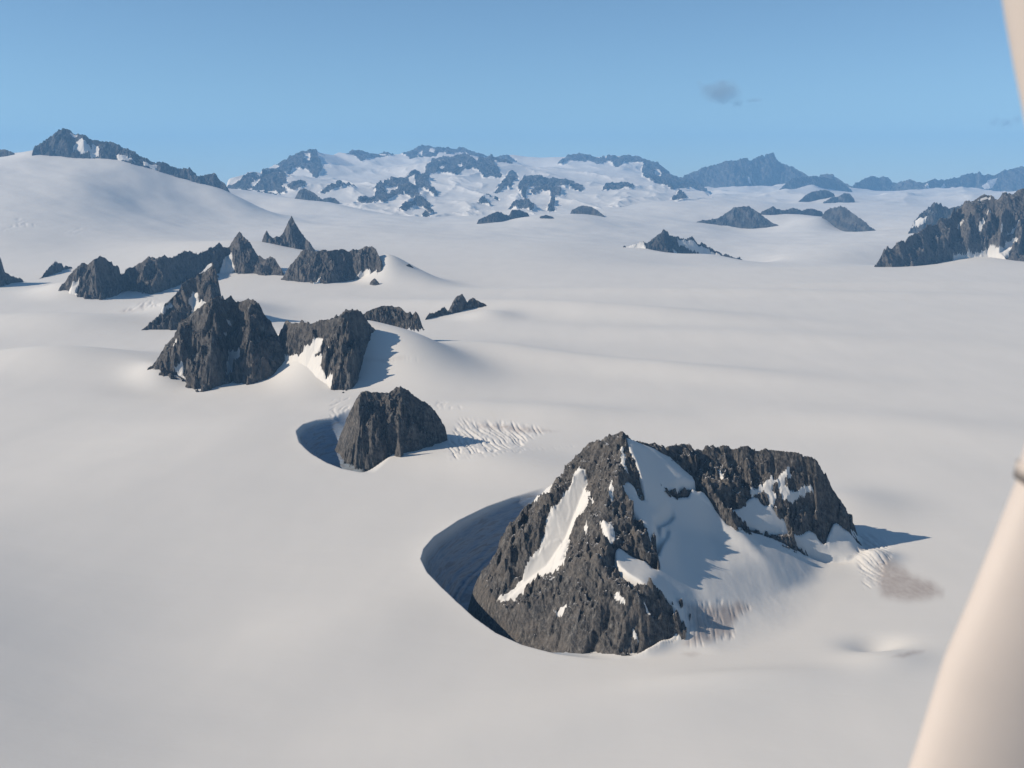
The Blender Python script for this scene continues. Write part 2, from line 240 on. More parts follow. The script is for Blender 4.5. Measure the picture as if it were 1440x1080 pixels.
for c in ctrl:
    if c[0] == 'z': cu.append(c[1]); cv.append(math.log(c[2])); cs.append(c[3]/c[2])
    else:
        x, y, z = pt(*c); cu.append(x/y); cv.append(math.log(y)); cs.append(z/y)
KU = 1.6
cu = np.array(cu)*KU; cv = np.array(cv); cs = np.array(cs)
def tps(r2): return 0.5*r2*np.log(r2+1e-12)
n = len(cu)
Kc = tps((cu[:, None]-cu)**2+(cv[:, None]-cv)**2)+np.eye(n)*0.0006
Pm = np.stack([np.ones(n), cu, cv], 1)
A = np.block([[Kc, Pm], [Pm.T, np.zeros((3, 3))]])
sol = np.linalg.solve(A, np.concatenate([cs, np.zeros(3)]))

# soft swells and hollows: (px, D, width px, width lnD, height, rotation slope)
BUMPS = [(-330, 120, 460, .40, 9, 0), (550, 325, 105, .07, 14, -.10), (680, 352, 120, .08, 4, -.15), (500, 330, 40, .06, 4, 0), (430, 335, 45, .09, 9, 0), (385, 352, 36, .05, 4, 0),  # first swell is unseen, added at left so the foreground slopes into shade
         (560, 622, 55, .04, 11, -.15), (540, 615, 28, .03, 7, -.1), (60, 342, 150, .045, 4.5, .05), (60, 440, 170, .05, 4.0, .05), (222, 316, 38, .035, 3.2, 0), (690, 455, 40, .03, 3, 0), (95, 560, 45, .05, 6, 0), (330, 470, 60, .08, 6, 0), (250, 480, 50, .06, 4, 0),
         (230, 300, 90, .05, -1.5, 0), (800, 480, 260, .045, 5.0, -.12), (1050, 400, 350, .05, 2.0, -.08), (860, 330, 260, .04, 3.6, -.10), (750, 262, 200, .05, 2.6, -.06),
         (1250, 250, 260, .06, 1.8, -.10), (350, 240, 200, .08, 2.5, .1), (120, 330, 160, .05, 3.0, .05), (200, 200, 300, .10, 1.5, .1), (100, 420, 120, .04, 3.5, .05),
         (1180, 186, 90, .05, 2.2, -.05), (1230, 158, 30, .02, 1.6, 0), (1250, 121, 60, .03, .8, 0), (1230, 127, 40, .02, -1.2, 0), (700, 215, 120, .06, 1.8, -.1),
         (1000, 560, 400, .03, 3.0, -.04), (1300, 600, 300, .03, 3.0, .02), (900, 110, 500, .06, .9, .1), (1050, 116, 160, .025, .8, .02), (500, 130, 220, .12, 1.4, .2)]
TU = np.linspace(-2.3, 2.3, 461); TV = np.linspace(3.1, 10.2, 421)
TG = np.zeros((len(TV), len(TU)))
_a, _b = np.meshgrid(TU*KU, TV)
for i in range(n): TG += sol[i]*tps((_a-cu[i])**2+(_b-cv[i])**2)
TG += sol[n]+sol[n+1]*_a+sol[n+2]*_b
def bicubic(g, u, v):
    shp = u.shape; u = u.ravel(); v = v.ravel()
    fx = np.clip((u-TU[0])/(TU[1]-TU[0]), 1, len(TU)-3); fy = np.clip((v-TV[0])/(TV[1]-TV[0]), 1, len(TV)-3)
    i = fx.astype(int); j = fy.astype(int); a = fx-i; b = fy-j
    def w(t): return ((1-t)**3/6, (3*t**3-6*t*t+4)/6, (-3*t**3+3*t*t+3*t+1)/6, t**3/6)
    wa, wb = w(a), w(b); r = np.zeros(u.shape)
    for q in range(4):
        row = 0
        for p in range(4): row = row+wa[p]*g[j+q-1, i+p-1]
        r += wb[q]*row
    return r.reshape(shp)
def Gbase(x, y):
    x = np.asarray(x, float); y = np.asarray(y, float)
    yy = np.maximum(y, 25.0); u = np.clip(x/yy, -2.2, 2.2); v = np.log(yy)
    s = bicubic(TG, u, v)
    fade = sstep(-200, 60, y)
    z = s*yy*fade*sstep(2.2, 1.2, np.abs(u))
    for (px, D, wp, wl, h, rot) in BUMPS:
        u0 = (px-720)/F/(cT+(60.0/D)*sT)**-1
        du = (u-u0)/(wp/F); dv = (v-math.log(D)-rot*(u-u0)*3)/wl
        q = du*du+dv*dv; m = q < 14
        z[m] = z[m]+h*np.exp(-q[m])
    # wind-worked undulation growing with distance
    amp = np.clip(yy/300, .3, 8)
    z = z+amp*.26*fbm(u*5+3, v*11, 2, 7)*fade*sstep(500, 80, np.abs(yy-260))*.8
    z = z+sstep(2050, 2700, yy)*sstep(5200, 3800, yy)*yy*.007*(ridged(u*9+2, v*7, 4, 31, .5)-.42)
    far = sstep(600, 1500, yy)
    z = z+far*yy*.0022*fbm(u*14, v*16, 3, 21)*sstep(6500, 3500, yy)
    return z
Dm = np.concatenate([np.linspace(70, 700, 1600), np.geomspace(703, 9000, 1400)])
def hit(px, py):
    a, b = rayab(px, py); g = Gbase(a*Dm, Dm)-(H+b*Dm)
    k = np.where(g >= 0)[0]
    if len(k) == 0: return None
    k = k[0]
    if k == 0: return Dm[0]
    t = g[k-1]/(g[k-1]-g[k]); return Dm[k-1]+t*(Dm[k]-Dm[k-1])

# ---- the great pyramid with its bowl and cliff: one net of points
AP = {}
def a(k, px, py, D): AP[k] = pt(px, py, D)
a('p', 875, 608, 154); a('p1', 886, 618, 153); a('p2', 905, 621, 155); a('c0', 933, 633, 158.5); a('c1', 964, 631, 162); a('c2', 999, 628, 164.5)
a('c3', 1047, 633, 165); a('c4', 1082, 636, 165.5); a('c5', 1120, 639, 165); a('c6', 1148, 650, 165); a('c7', 1162, 666, 165.5); a('c8', 1172, 694, 166); a('c9', 1185, 715, 167); a('c10', 1194, 748, 163.5); a('c11', 1207, 792, 156.5)
a('b0', 936, 687, 150.5); a('b1', 975, 682, 153); a('b2', 1009, 714, 152.5); a('b3', 1054, 742, 154.5); a('b4', 1096, 756, 156); a('b5', 1120, 770, 156.5); a('b6', 1165, 796, 156.3); a('b7', 1193, 796, 156.2)
a('s0', 954, 652, 158.5); a('s1', 978, 675, 156.5); a('r1', 1060, 690, 160.0); a('r2', 1110, 700, 160.5); a('r3', 1150, 740, 160.2); a('r4', 1085, 720, 158); a('r5', 1162, 772, 158)
a('w0', 950, 740, 146.5); a('w1', 1000, 752, 149.3); a('w2', 955, 795, 138.5); a('w3', 1010, 800, 141.5); a('w4', 1050, 850, 136.0); a('w5', 985, 850, 132.8); a('w6', 1000, 912, 125.4); a('w7', 1100, 832, 142.5); a('w8', 1150, 822, 148); a('w9', 1080, 790, 146.2)
a('t', 905, 702, 145.5); a('t0', 895, 655, 148.5)
a('a1', 868, 680, 145); a('a2', 846, 722, 140.5); a('a3', 856, 760, 136.5); a('a4', 845, 793, 131.5); a('a5', 840, 845, 128.6); a('a6', 838, 890, 126.6)
a('e1', 912, 742, 139.8); a('e2', 928, 800, 134.5); a('e3', 912, 822, 128.5); a('e4', 950, 857, 128.4); a('e5', 954, 874, 127.6); a('e6', 952, 900, 126.2); a('e7', 895, 850, 126.6)
a('g0', 820, 662, 151.5); a('g1', 818, 700, 149); a('g2', 795, 760, 144.8); a('g3', 768, 800, 142.5); a('g4', 704, 849, 142)
a('l0', 770, 705, 148.5); a('l1', 745, 740, 146.4); a('l2', 715, 790, 144.5); a('l3', 694, 830, 144)
a('f1', 815, 762, 140.8); a('f2', 790, 812, 135.5); a('f3', 750, 850, 134); a('f4', 720, 862, 138)
a('k1', 850, 628, 153.5); a('k2', 825, 631, 156); a('k3', 805, 650, 156.5); a('k4', 775, 685, 157); a('k5', 750, 706, 156.5); a('k6', 720, 745, 155.5); a('k7', 700, 770, 155); a('k8', 680, 800, 155); a('k9', 667, 827, 155.5)
a('m1', 676, 850, 148.5); a('m2', 690, 873, 143.2); a('m3', 720, 897, 135.6); a('m4', 750, 908, 131.5); a('m5', 790, 919, 127.8); a('m6', 830, 927, 125.0); a('m7', 872, 930, 123.2); a('m8', 912, 918, 123.8)
names = list(AP); PTS = [AP[k] for k in names]; IX = {k: i for i, k in enumerate(names)}
LN = ['p p1 p2 c0 c1 c2 c3 c4 c5 c6 c7 c8 c9 c10 c11', 'b0 b1 b2 b3 b4 b5 b6 b7', 'c0 s0 s1 b2', 'p t0 t', 'p a1 a2 a3 a4 a5 a6', 'a4 e3 e4 e5 e6', 'a3 e1', 'g0 g1 g2 g3 g4', 'k4 l0 l1 l2 l3', 'a2 f1 f2 f3 f4', 'p k1 k2 k3 k4 k5 k6 k7 k8 k9', 'k9 m1 m2 m3 m4 m5 m6 m7 m8', 'c5 r2 r4', 'c6 r3 r5', 'e1 e2']
LN = [[IX[q] for q in l.split()] for l in LN]
def addp(x, y, z): PTS.append((x, y, z)); return len(PTS)-1
sk = []
cxm, cym = 10., 146.
for k in 'k9 m1 m2 m3 m4 m5 m6 m7 m8'.split():
    x, y, z = AP[k]; d = math.hypot(x-cxm, y-cym); sk.append(addp(x+(x-cxm)/d*5, y+(y-cym)/d*5, z-(12 if k in ('k9', 'm1', 'm2') else 5)))
LN.append(sk)
for k, dx, dy, z in [('k9', -1.6, 1.2, -17), ('k8', -1.5, 1.8, -17), ('k7', -1.4, 2.2, -15), ('k6', -1.2, 3, -12), ('k5', -1, 4, -9), ('k4', -1, 7, -8), ('k2', 0, 16, -2), ('p', 0, 20, 0), ('c0', 0, 17, 0), ('c2', 0, 18, -2), ('c4', 0, 17, -3), ('c5', 4, 16, -3), ('c6', 8, 10, -3), ('c7', 9, 4, -3), ('c8', 7, 1, -3), ('c10', 5, -1, -3), ('c11', 5, -1, -3),
                     ('w6', 4, -6, -3), ('w8', 8, -6, -3), ('w7', 6, -9, -2.5), ('w4', 8, -8, -2.5), ('c11', 6, -8, -3.5), ('m8', 10, -5, -3)]:
    addp(AP[k][0]+dx, AP[k][1]+dy, z)
V_, Z_, T_ = cdt(PTS, LN)
AXS = np.arange(-32, 76, .13); AYS = np.arange(108, 200, .13)
TA = raster(V_, Z_, T_, AXS, AYS, -22.0)
AXG, AYG = np.meshgrid(AXS, AYS)
TAs = blur(TA, 5, 3)
# rock areas of the pyramid massif (outlines in the photograph, carried onto the surface)
ROCK_A = [[(875, 606), (884, 619), (896, 650), (906, 683), (911, 700), (905, 709), (897, 700), (893, 683), (880, 676), (872, 680), (866, 684), (876, 700), (892, 720), (912, 741), (913, 763), (927, 783), (931, 801), (922, 803), (905, 790), (888, 784), (872, 770), (866, 776), (872, 796), (885, 806), (912, 821), (930, 829), (951, 856), (957, 874), (951, 900), (930, 903), (914, 916), (900, 922), (886, 930), (875, 936), (820, 945), (740, 930), (660, 880), (650, 820), (690, 760), (740, 700), (775, 670), (810, 630), (850, 615), (860, 606)],
          [(905, 612), (933, 626), (999, 620), (1050, 625), (1120, 630), (1160, 645), (1180, 690), (1197, 735), (1198, 752), (1188, 744), (1176, 735), (1169, 741), (1163, 772), (1152, 764), (1146, 750), (1138, 745), (1127, 755), (1112, 748), (1104, 730), (1090, 722), (1083, 706), (1076, 716), (1066, 700), (1058, 697), (1048, 711), (1030, 719), (1012, 708), (999, 700), (978, 676), (954, 653), (935, 638), (918, 628), (903, 622)],
          [(930, 684), (950, 689), (972, 676), (988, 676), (1000, 690), (1012, 712), (1002, 706), (988, 690), (972, 684), (950, 693)],
          [(1018, 722), (1030, 728), (1052, 738), (1070, 742), (1098, 752), (1118, 764), (1134, 774), (1130, 778), (1112, 770), (1092, 760), (1066, 750), (1045, 742), (1025, 732)],
          [(953, 838), (958, 838), (963, 852), (958, 858), (955, 848)], [(1008, 700), (1020, 712), (1026, 722), (1018, 722), (1010, 712)]]
SNOW_A = [[(815, 655), (822, 656), (825, 675), (825, 693), (828, 708), (820, 724), (812, 735), (803, 755), (797, 775), (793, 795), (778, 803), (762, 813), (735, 832), (707, 848), (698, 843), (721, 826), (734, 811), (745, 795), (757, 774), (765, 754), (768, 738), (773, 722), (783, 712), (791, 703), (798, 690), (803, 680), (809, 664)],
          [(750, 707), (754, 698), (762, 692), (772, 684), (778, 683), (776, 696), (771, 704), (760, 703)],
          [(781, 878), (785, 868), (796, 859), (798, 863), (792, 873)], [(774, 814), (784, 808), (785, 811), (777, 816)],
          [(858, 690), (864, 700), (862, 716), (857, 706)], [(905, 850), (911, 858), (916, 872), (910, 868)], [(890, 870), (897, 880), (899, 896), (892, 888)], [(930, 842), (937, 852), (940, 862), (932, 856)], [(825, 690), (832, 700), (836, 716), (829, 708)], [(735, 868), (746, 872), (742, 877), (733, 873)], [(820, 742), (826, 738), (824, 752), (818, 752)], [(1010, 660), (1016, 668), (1018, 682), (1012, 676)],
          [(843, 732), (852, 731), (862, 745), (868, 760), (863, 766), (852, 765), (846, 750)],
          [(872, 628), (877, 628), (880, 650), (884, 663), (879, 668), (873, 650)],
          [(860, 832), (867, 836), (876, 850), (882, 862), (874, 858), (864, 846)],
          [(1054, 692), (1062, 686), (1078, 676), (1084, 670), (1090, 680), (1086, 690), (1092, 704), (1086, 712), (1080, 700), (1072, 690), (1066, 696), (1058, 698)],
          [(1096, 668), (1112, 658), (1114, 664), (1104, 675), (1106, 686), (1118, 690), (1132, 682), (1141, 680), (1147, 691), (1138, 690), (1124, 697), (1113, 705), (1102, 706), (1096, 694), (1090, 680)]]
pxA, pyA = proj(AXG, AYG, TA)
wob = 3.2*fbm(AXG*.55, AYG*.55, 4, 40); wob2 = 3.2*fbm(AXG*.55, AYG*.55, 4, 50)
def polymask(polys, px, py, wx=0, wy=0):
    m = np.zeros(px.shape, bool)
    for p in polys: m |= inpoly(px+wx, py+wy, p)
    return m
rmA = polymask(ROCK_A, pxA, pyA, wob, wob2)
gy_, gx_ = np.gradient(TA, .13)
vx, vy, vz = -AXG, -AYG, H-TA
facing = (-gx_*vx-gy_*vy+vz) > 0
rmA = np.where(facing, rmA, ((AYG > 150) & (TA > -.5)) | (AXG < 2))
rmA_s = np.clip(blur(rmA.astype(float), 1, 1), 0, 1); rmA_w = sstep(.5, 1.0, blur(rmA.astype(float), 5, 2))
# schrund trench in the bowl
SCH = [plane for plane in []]
def onA(px, py):
    a_, b_ = rayab(px, py); Ds = np.arange(115, 185, .2); z = sample(TA, AXS, AYS, a_*Ds, Ds, -6); k = np.where(z >= H+b_*Ds)[0]
    D = Ds[k[0]] if len(k) else plane_pt(px, py)[1]
    return (a_*D, D)
schrund = [onA(*q) for q in [(936, 688), (955, 692), (976, 681), (990, 687), (1009, 715), (1025, 730), (1054, 743), (1096, 757), (1120, 771), (1148, 782), (1166, 796), (1193, 795), (1207, 789)]]
schrund2 = [onA(*q) for q in [(922, 772), (926, 745), (924, 733), (944, 720)]]
schrund3 = [onA(*q) for q in [(924, 766), (936, 750), (938, 742)]]

# moats scoured by the wind round the outcrops: rim line in the photo, depth at each rim vertex
MOATS = []
rim = [(770, 686, 0), (762, 688, .8), (721, 700, 4.2), (686, 713, 6), (645, 734, 7.2), (611, 758, 7.8), (596, 777, 8.0), (592, 792, 8.0), (601, 813, 8.0), (621, 837, 7.6), (642, 857, 6.6), (666, 876, 5.6), (697, 895, 4.4), (734, 909, 3.2), (782, 920, 1.6), (827, 926, .9), (871, 930, 0)]
MOATS.append(([plane_pt(p[0], p[1]) for p in rim], [p[2] for p in rim], [(20, 130), (22, 170)], 6.0))
rim = [(500, 575, 0), (468, 597, 2.5), (446, 603, 4.5), (427, 611, 5.2), (417, 620, 5.6), (421, 632, 5.6), (437, 645, 5.2), (459, 657, 4.5), (481, 664, 2.6), (506, 668, 1), (525, 669, 0)]
b2 = [plane_pt(p[0], p[1]) for p in rim]
MOATS.append((b2, [p[2] for p in rim], [plane_pt(560, 650), plane_pt(560, 590)], 7.0))

DIRT = [([(671, 592), (700, 594), (734, 597), (765, 602), (792, 606), (760, 610), (735, 612), (700, 606), (672, 602)], 1.0),
        ([(1226, 786), (1236, 776), (1252, 776), (1270, 790), (1290, 803), (1312, 814), (1330, 828), (1326, 843), (1300, 851), (1262, 851), (1232, 844), (1222, 815)], .85),
        ([(954, 838), (975, 843), (1010, 845), (1044, 838), (1063, 850), (1058, 862), (1040, 880), (1037, 898), (1000, 910), (962, 914), (958, 905), (966, 888), (962, 860)], .9),
        ([(1248, 926), (1262, 917), (1285, 912), (1298, 914), (1294, 921), (1270, 926)], .6),
        ([(955, 920), (975, 914), (988, 920), (975, 926)], .4),
        ([(150, 442), (175, 430), (190, 432), (200, 425), (213, 428), (205, 436), (180, 441)], .5),
        ([(500, 503), (560, 500), (590, 502), (560, 508), (500, 512)], .25)]
CREV = [([(640, 584), (672, 588), (735, 592), (780, 605), (745, 622), (735, 630), (660, 645), (621, 651), (624, 620)], 1.0, 0),
        ([(640, 642), (735, 629), (810, 625), (822, 629), (740, 636), (660, 648)], .7, 0),
        ([(954, 838), (975, 843), (1044, 838), (1063, 850), (1040, 880), (1037, 898), (1000, 912), (960, 914), (966, 888)], .8, 1),
        ([(1200, 750), (1225, 745), (1252, 760), (1262, 778), (1245, 800), (1240, 830), (1215, 830), (1206, 800)], 1.0, 0),
        ([(460, 560), (495, 555), (500, 575), (470, 600), (462, 585)], .6, 1), ([(600, 560), (650, 568), (655, 576), (612, 580)], .55, 1),
        ([(140, 445), (190, 425), (225, 415), (228, 430), (200, 440)], .6, 0), ([(0, 322), (25, 303), (45, 310), (60, 318), (0, 330)], .5, 0), ([(85, 322), (120, 316), (115, 332), (80, 330)], .35, 0),
        ([(500, 503), (600, 499), (600, 510), (500, 514)], .35, 1), ([(1170, 350), (1230, 348), (1235, 360), (1165, 358)], .3, 0), ([(1185, 708), (1210, 695), (1218, 700), (1195, 712)], .3, 1)]

def G(x, y, extras=False):
    z = Gbase(x, y)
    px, py = proj(x, y, z)
    # pyramid apron and bowl
    inA = (x > AXS[0]+1) & (x < AXS[-1]-1) & (y > AYS[0]+1) & (y < AYS[-1]-1)
    idx = np.where(inA)
    xa, ya = x[idx], y[idx]
    t = sample(TAs, AXS, AYS, xa, ya, -22); rm = sample(rmA_s, AXS, AYS, xa, ya, 0)
    t = np.where(rm > .2, np.minimum(t, sample(TA, AXS, AYS, xa, ya, -22)), t); t = np.where((xa < 0) & (rm > .2), t-3*rm, t)
    d, par = polydist(xa, ya, schrund)
    w = .45+.3*np.clip(fbm(xa*.5, ya*.5, 3, 3), -1, 1)
    up = 2.3*np.exp(-(d/w)**2)*sstep(.0, 1.0, par)*(0.55+.6*np.clip(fbm(xa*.35, ya*.35, 2, 9)+.3, 0, 1))
    d2, p2 = polydist(xa, ya, schrund2); up = up+1.0*np.exp(-(d2/.5)**2)
    d3, p3 = polydist(xa, ya, schrund3); up = up+.7*np.exp(-(d3/.4)**2)
    t = t-up+.06*fbm(xa*.35, ya*.2, 4, 33)
    t = t-2.6*sstep(.35, 1, rm)*sstep(0, 1, sample(rmA_w, AXS, AYS, xa, ya, 0))
    za = z[idx]
    for rimw, dep, inner, wid in MOATS[:1]:
        dd, pp = polydist(xa, ya, rimw); ins = inpoly(xa, ya, [p[:2] for p in rimw]+inner[::-1])
        dp = np.interp(pp, range(len(dep)), dep)
        s = np.clip(dd/wid, 0, 1)
        prof = np.where(s < 1, 1-(1-s)**2.0, 1.0)
        ter = .22*np.sin(s*26+2*fbm(xa*.15, ya*.15, 2, 5))*sstep(0, .2, s)*(s < 1)
        za = za-np.where(ins, dp*(prof+ter*.12), 0)+np.where(~ins, .3*dp/6*np.exp(-dd/3.5), .3*dp/6*np.exp(-dd/.5))*sstep(16, 6, np.abs(pp-8.5)*2)
    k = 1.2
    hlp = np.clip(.5+.5*(t-za)/k, 0, 1)
    zs = za*(1-hlp)+t*hlp+k*hlp*(1-hlp)
    z = z.copy(); z[idx] = zs
    ice_shade = np.zeros(x.shape); ice_shade[idx] = np.where(ins, sstep(.0, .8, dd)*sstep(.3, 2.5, dp), 0)*(za > t-.5)  # where moat walls and floor take banded ice plus painted shade
    for rimw, dep, inner, wid in MOATS[1:]:
        cx0 = min(p[0] for p in rimw)-25; cx1 = max(p[0] for p in rimw)+25; cy0 = min(p[1] for p in rimw)-30; cy1 = max(p[1] for p in rimw)+30
        ii = np.where((x > cx0) & (x < cx1) & (y > cy0) & (y < cy1)); xa, ya = x[ii], y[ii]
        dd, pp = polydist(xa, ya, rimw); ins = inpoly(xa, ya, [p[:2] for p in rimw]+inner)
        dp = np.interp(pp, range(len(dep)), dep); s = np.clip(dd/wid, 0, 1)
        ice_shade[ii] = np.maximum(ice_shade[ii], np.where(ins, sstep(0, 1.0, dd)*sstep(.3, 2.5, dp), 0))
        z[ii] = z[ii]-np.where(ins, dp*(1-(1-s)**2), 0)+.3*dp/6*np.exp(-dd/(np.where(ins, .5, 3.)))
    dirt = np.zeros(x.shape); crev = np.zeros(x.shape)
    near = np.where((y > 90) & (y < 1500) & (np.abs(x/y) < .6)) if x.size > 1 else np.where(y > 1e9)
    if len(near[0]):
        xn, yn, zn = x[near], y[near], z[near]; pxn, pyn = proj(xn, yn, zn)
        sc = np.clip(yn/150, .6, 6); pyn0 = pyn
        wx = 9*fbm(xn/sc*.35, yn/sc*.35, 4, 61); wy = 5*fbm(xn/sc*.35, yn/sc*.35, 4, 71)
        dn = np.zeros(xn.shape); cn = np.zeros(xn.shape); cz = np.zeros(xn.shape)
        for p, s_ in DIRT:
            m = inpoly(pxn+wx, pyn+wy*.7, p)
            if m.any(): dn[m] = np.maximum(dn[m], s_*sstep(-1, min(17, .45*(max(q_[1] for q_ in p)-min(q_[1] for q_ in p))), polydist(pxn[m]+wx[m], pyn[m]+wy[m]*.7, p, True)[0]))
        for p, s_, dr in CREV:
            m = inpoly(pxn+wx*.8, pyn+wy, p)
            if not m.any(): continue
            L = float(np.median(sc[m])); soft = sstep(0, 7, polydist(pxn[m]+wx[m]*.8, pyn[m]+wy[m], p, True)[0])
            s_ = s_*soft
            if dr == 0:   # broken blocks
                xx, yy2 = xn[m]/L, yn[m]/L; ca, sa = math.cos(.25), math.sin(.25)
                p1 = ridged((xx*ca+yy2*sa)*1.0+1.3*perlin(xx*.12, yy2*.12), (yy2*ca-xx*sa)*.06, 2, 12)
                cz[m] = -.26*s_*L*sstep(.38, .9, p1)+.10*L*s_*fbm(xx*1.3, yy2*.9, 4, 3, .6)
            else:         # long parallel slots running down the slope
                q = ridged(xn[m]/L*.95+1.2*perlin(xn[m]/L*.15, yn[m]/L*.1, 4), yn[m]/L*.11, 3, 14)
                cz[m] = -.22*s_*L*sstep(.3, .95, q)
            cn[m] = s_ if dr == 0 else 0
        z[near] = zn+cz*.8
        dirt[near] = dn; crev[near] = cn
    if extras: return z, dirt, crev, ice_shade
    return z

# ------------------------------------------------------------------ mesh helpers
COL = bpy.context.scene.collection
def mesh_from(name, verts, quads, mat, attrs=None, parent=None, smooth=True):
    me = bpy.data.meshes.new(name)
    nv, nf = len(verts), len(quads); k = quads.shape[1]
    me.vertices.add(nv); me.vertices.foreach_set('co', verts.astype(np.float32).ravel())
    me.loops.add(nf*k); me.loops.foreach_set('vertex_index', quads.astype(np.int32).ravel())
    me.polygons.add(nf); me.polygons.foreach_set('loop_start', np.arange(0, nf*k, k, dtype=np.int32))
    me.polygons.foreach_set('use_smooth', np.full(nf, smooth))
    me.update(calc_edges=True)
    for an, v in (attrs or {}).items():
        at = me.attributes.new(an, 'FLOAT', 'POINT'); at.data.foreach_set('value', v.astype(np.float32))
    me.materials.append(mat)
    o = bpy.data.objects.new(name, me); COL.objects.link(o)
    if parent: o.parent = parent
    return o
def compact(verts, quads):
    used = np.unique(quads); m = np.full(len(verts), -1); m[used] = np.arange(len(used))
    return verts[used], m[quads], used

# ------------------------------------------------------------------ materials
def nt(name):
    m = bpy.data.materials.new(name); m.use_nodes = True; t = m.node_tree; t.nodes.clear()
    o = t.nodes.new('ShaderNodeOutputMaterial'); b = t.nodes.new('ShaderNodeBsdfPrincipled'); t.links.new(b.outputs[0], o.inputs[0])
    return m, t, b
def noise(t, vec, scale, detail=6, rough=.6, dist=0, kind='FBM'):
    nn = t.nodes.new('ShaderNodeTexNoise'); nn.inputs['Scale'].default_value = scale; nn.inputs['Detail'].default_value = detail
    nn.inputs['Roughness'].default_value = rough; nn.inputs['Distortion'].default_value = dist; t.links.new(vec, nn.inputs['Vector']); return nn.outputs[0]
def ramp(t, fac, stops):
    r = t.nodes.new('ShaderNodeValToRGB'); t.links.new(fac, r.inputs[0]); e = r.color_ramp.elements
    while len(e) < len(stops): e.new(.5)
    for q, (p, c) in zip(e, stops): q.position = p; q.color = (*c, 1) if len(c) == 3 else (c[0],)*3+(1,)
    return r.outputs[0]
def mixc(t, f, A_, B_, mode='MIX'):
    m = t.nodes.new('ShaderNodeMix'); m.data_type = 'RGBA'; m.blend_type = mode
    for s, v in ((0, f), (6, A_), (7, B_)):
        if hasattr(v, 'is_linked'): t.links.new(v, m.inputs[s])
        else: m.inputs[s].default_value = v if s == 0 else (*v, 1)
    return m.outputs[2]
def bump(t, h, dist, strength, prev=None):
    b = t.nodes.new('ShaderNodeBump'); b.inputs['Strength'].default_value = strength; b.inputs['Distance'].default_value = dist
    t.links.new(h, b.inputs['Height'])
    if prev: t.links.new(prev, b.inputs['Normal'])
    return b.outputs[0]
def scaled(t, vec, s):
    m = t.nodes.new('ShaderNodeVectorMath'); m.operation = 'MULTIPLY'; m.inputs[1].default_value = s; t.links.new(vec, m.inputs[0]); return m.outputs[0]

def rock_material(name, L, ledge=.25, haze_tone=(1, 1, 1)):
    """dark fractured granite; L is the size in units of its largest blotches"""
    m, t, b = nt(name); tc = t.nodes.new('ShaderNodeTexCoord').outputs['Object']
    big = noise(t, tc, 1.0/L, 5, .6, .4); mid = noise(t, scaled(t, tc, (1, 1, .45)), 5/L, 7, .68, .2); fine = noise(t, tc, 24/L, 6, .7)
    c = ramp(t, mid, [(.36, (.012, .012, .014)), (.47, (.038, .037, .037)), (.56, (.105, .10, .096)), (.68, (.29, .275, .25))])
    c = mixc(t, ramp(t, big, [(.45, (0,)), (.62, (.7,))]), c, (.16, .138, .118))
    big2 = noise(t, scaled(t, tc, (1, 1, .6)), 1.7/L, 4, .6, .8); c = mixc(t, ramp(t, big2, [(.36, (.7,)), (.50, (0,))]), c, (.026, .026, .03))
    c = mixc(t, ramp(t, fine, [(.45, (0,)), (.75, (.65,))]), c, (.17, .165, .155))
    c = mixc(t, ramp(t, fine, [(.30, (.75,)), (.45, (0,))]), c, (.022, .022, .024))
    c = mixc(t, 1.0, c, haze_tone, 'MULTIPLY')
    geo = t.nodes.new('ShaderNodeNewGeometry'); sx = t.nodes.new('ShaderNodeSeparateXYZ'); t.links.new(geo.outputs['Normal'], sx.inputs[0])
    # old snow caught on the flattest ledges
    wv = t.nodes.new('ShaderNodeTexWave'); wv.inputs['Scale'].default_value = 1.1/L; wv.inputs['Distortion'].default_value = 7; wv.inputs['Detail'].default_value = 5; wv.inputs['Detail Scale'].default_value = 1.6; wv.inputs['Detail Roughness'].default_value = .65
    vr = t.nodes.new('ShaderNodeVectorRotate'); vr.rotation_type = 'EULER_XYZ'; vr.inputs['Rotation'].default_value = (.3, .9, .4); t.links.new(tc, vr.inputs['Vector']); t.links.new(vr.outputs[0], wv.inputs['Vector'])
    c = mixc(t, ramp(t, wv.outputs['Fac'], [(.6, (0,)), (.97, (.45,))]), c, (.15, .135, .12))
    fl = t.nodes.new('ShaderNodeMath'); fl.operation = 'MULTIPLY_ADD'; t.links.new(mid, fl.inputs[0]); fl.inputs[1].default_value = .55; t.links.new(sx.outputs[2], fl.inputs[2]); hf = t.nodes.new('ShaderNodeMath'); hf.operation = 'MULTIPLY'; hf.inputs[1].default_value = .5; t.links.new(fl.outputs[0], hf.inputs[0])
    c = mixc(t, ramp(t, hf.outputs[0], [(.66-ledge*.15, (0,)), (.68-ledge*.15, (.9,))]), c, (.72, .71, .71))
    t.links.new(c, b.inputs['Base Color']); b.inputs['Roughness'].default_value = .9; b.inputs['Specular IOR Level'].default_value = .25
    vo = t.nodes.new('ShaderNodeTexVoronoi'); vo.feature = 'DISTANCE_TO_EDGE'; vo.inputs['Scale'].default_value = 9/L; t.links.new(scaled(t, tc, (1, .8, .5)), vo.inputs['Vector'])
    n1 = bump(t, mid, .30*L, .55); n2 = bump(t, vo.outputs[0], .10*L, .5, n1); n3 = bump(t, fine, .05*L, .8, n2)
    t.links.new(n3, b.inputs['Normal'])
    return m
ROCK_NEAR = rock_material('dark granite', 2.6, .32)
ROCK_MID = rock_material('dark granite broad', 8.0)
ROCK_FAR = rock_material('dark granite distant', 60, .22, (.55, .62, .72)); ROCK_BAND = rock_material('dark granite of the far ridges', 60, .05, (.5, .58, .7))  # tints put dark blue distance haze into the far rock's colour

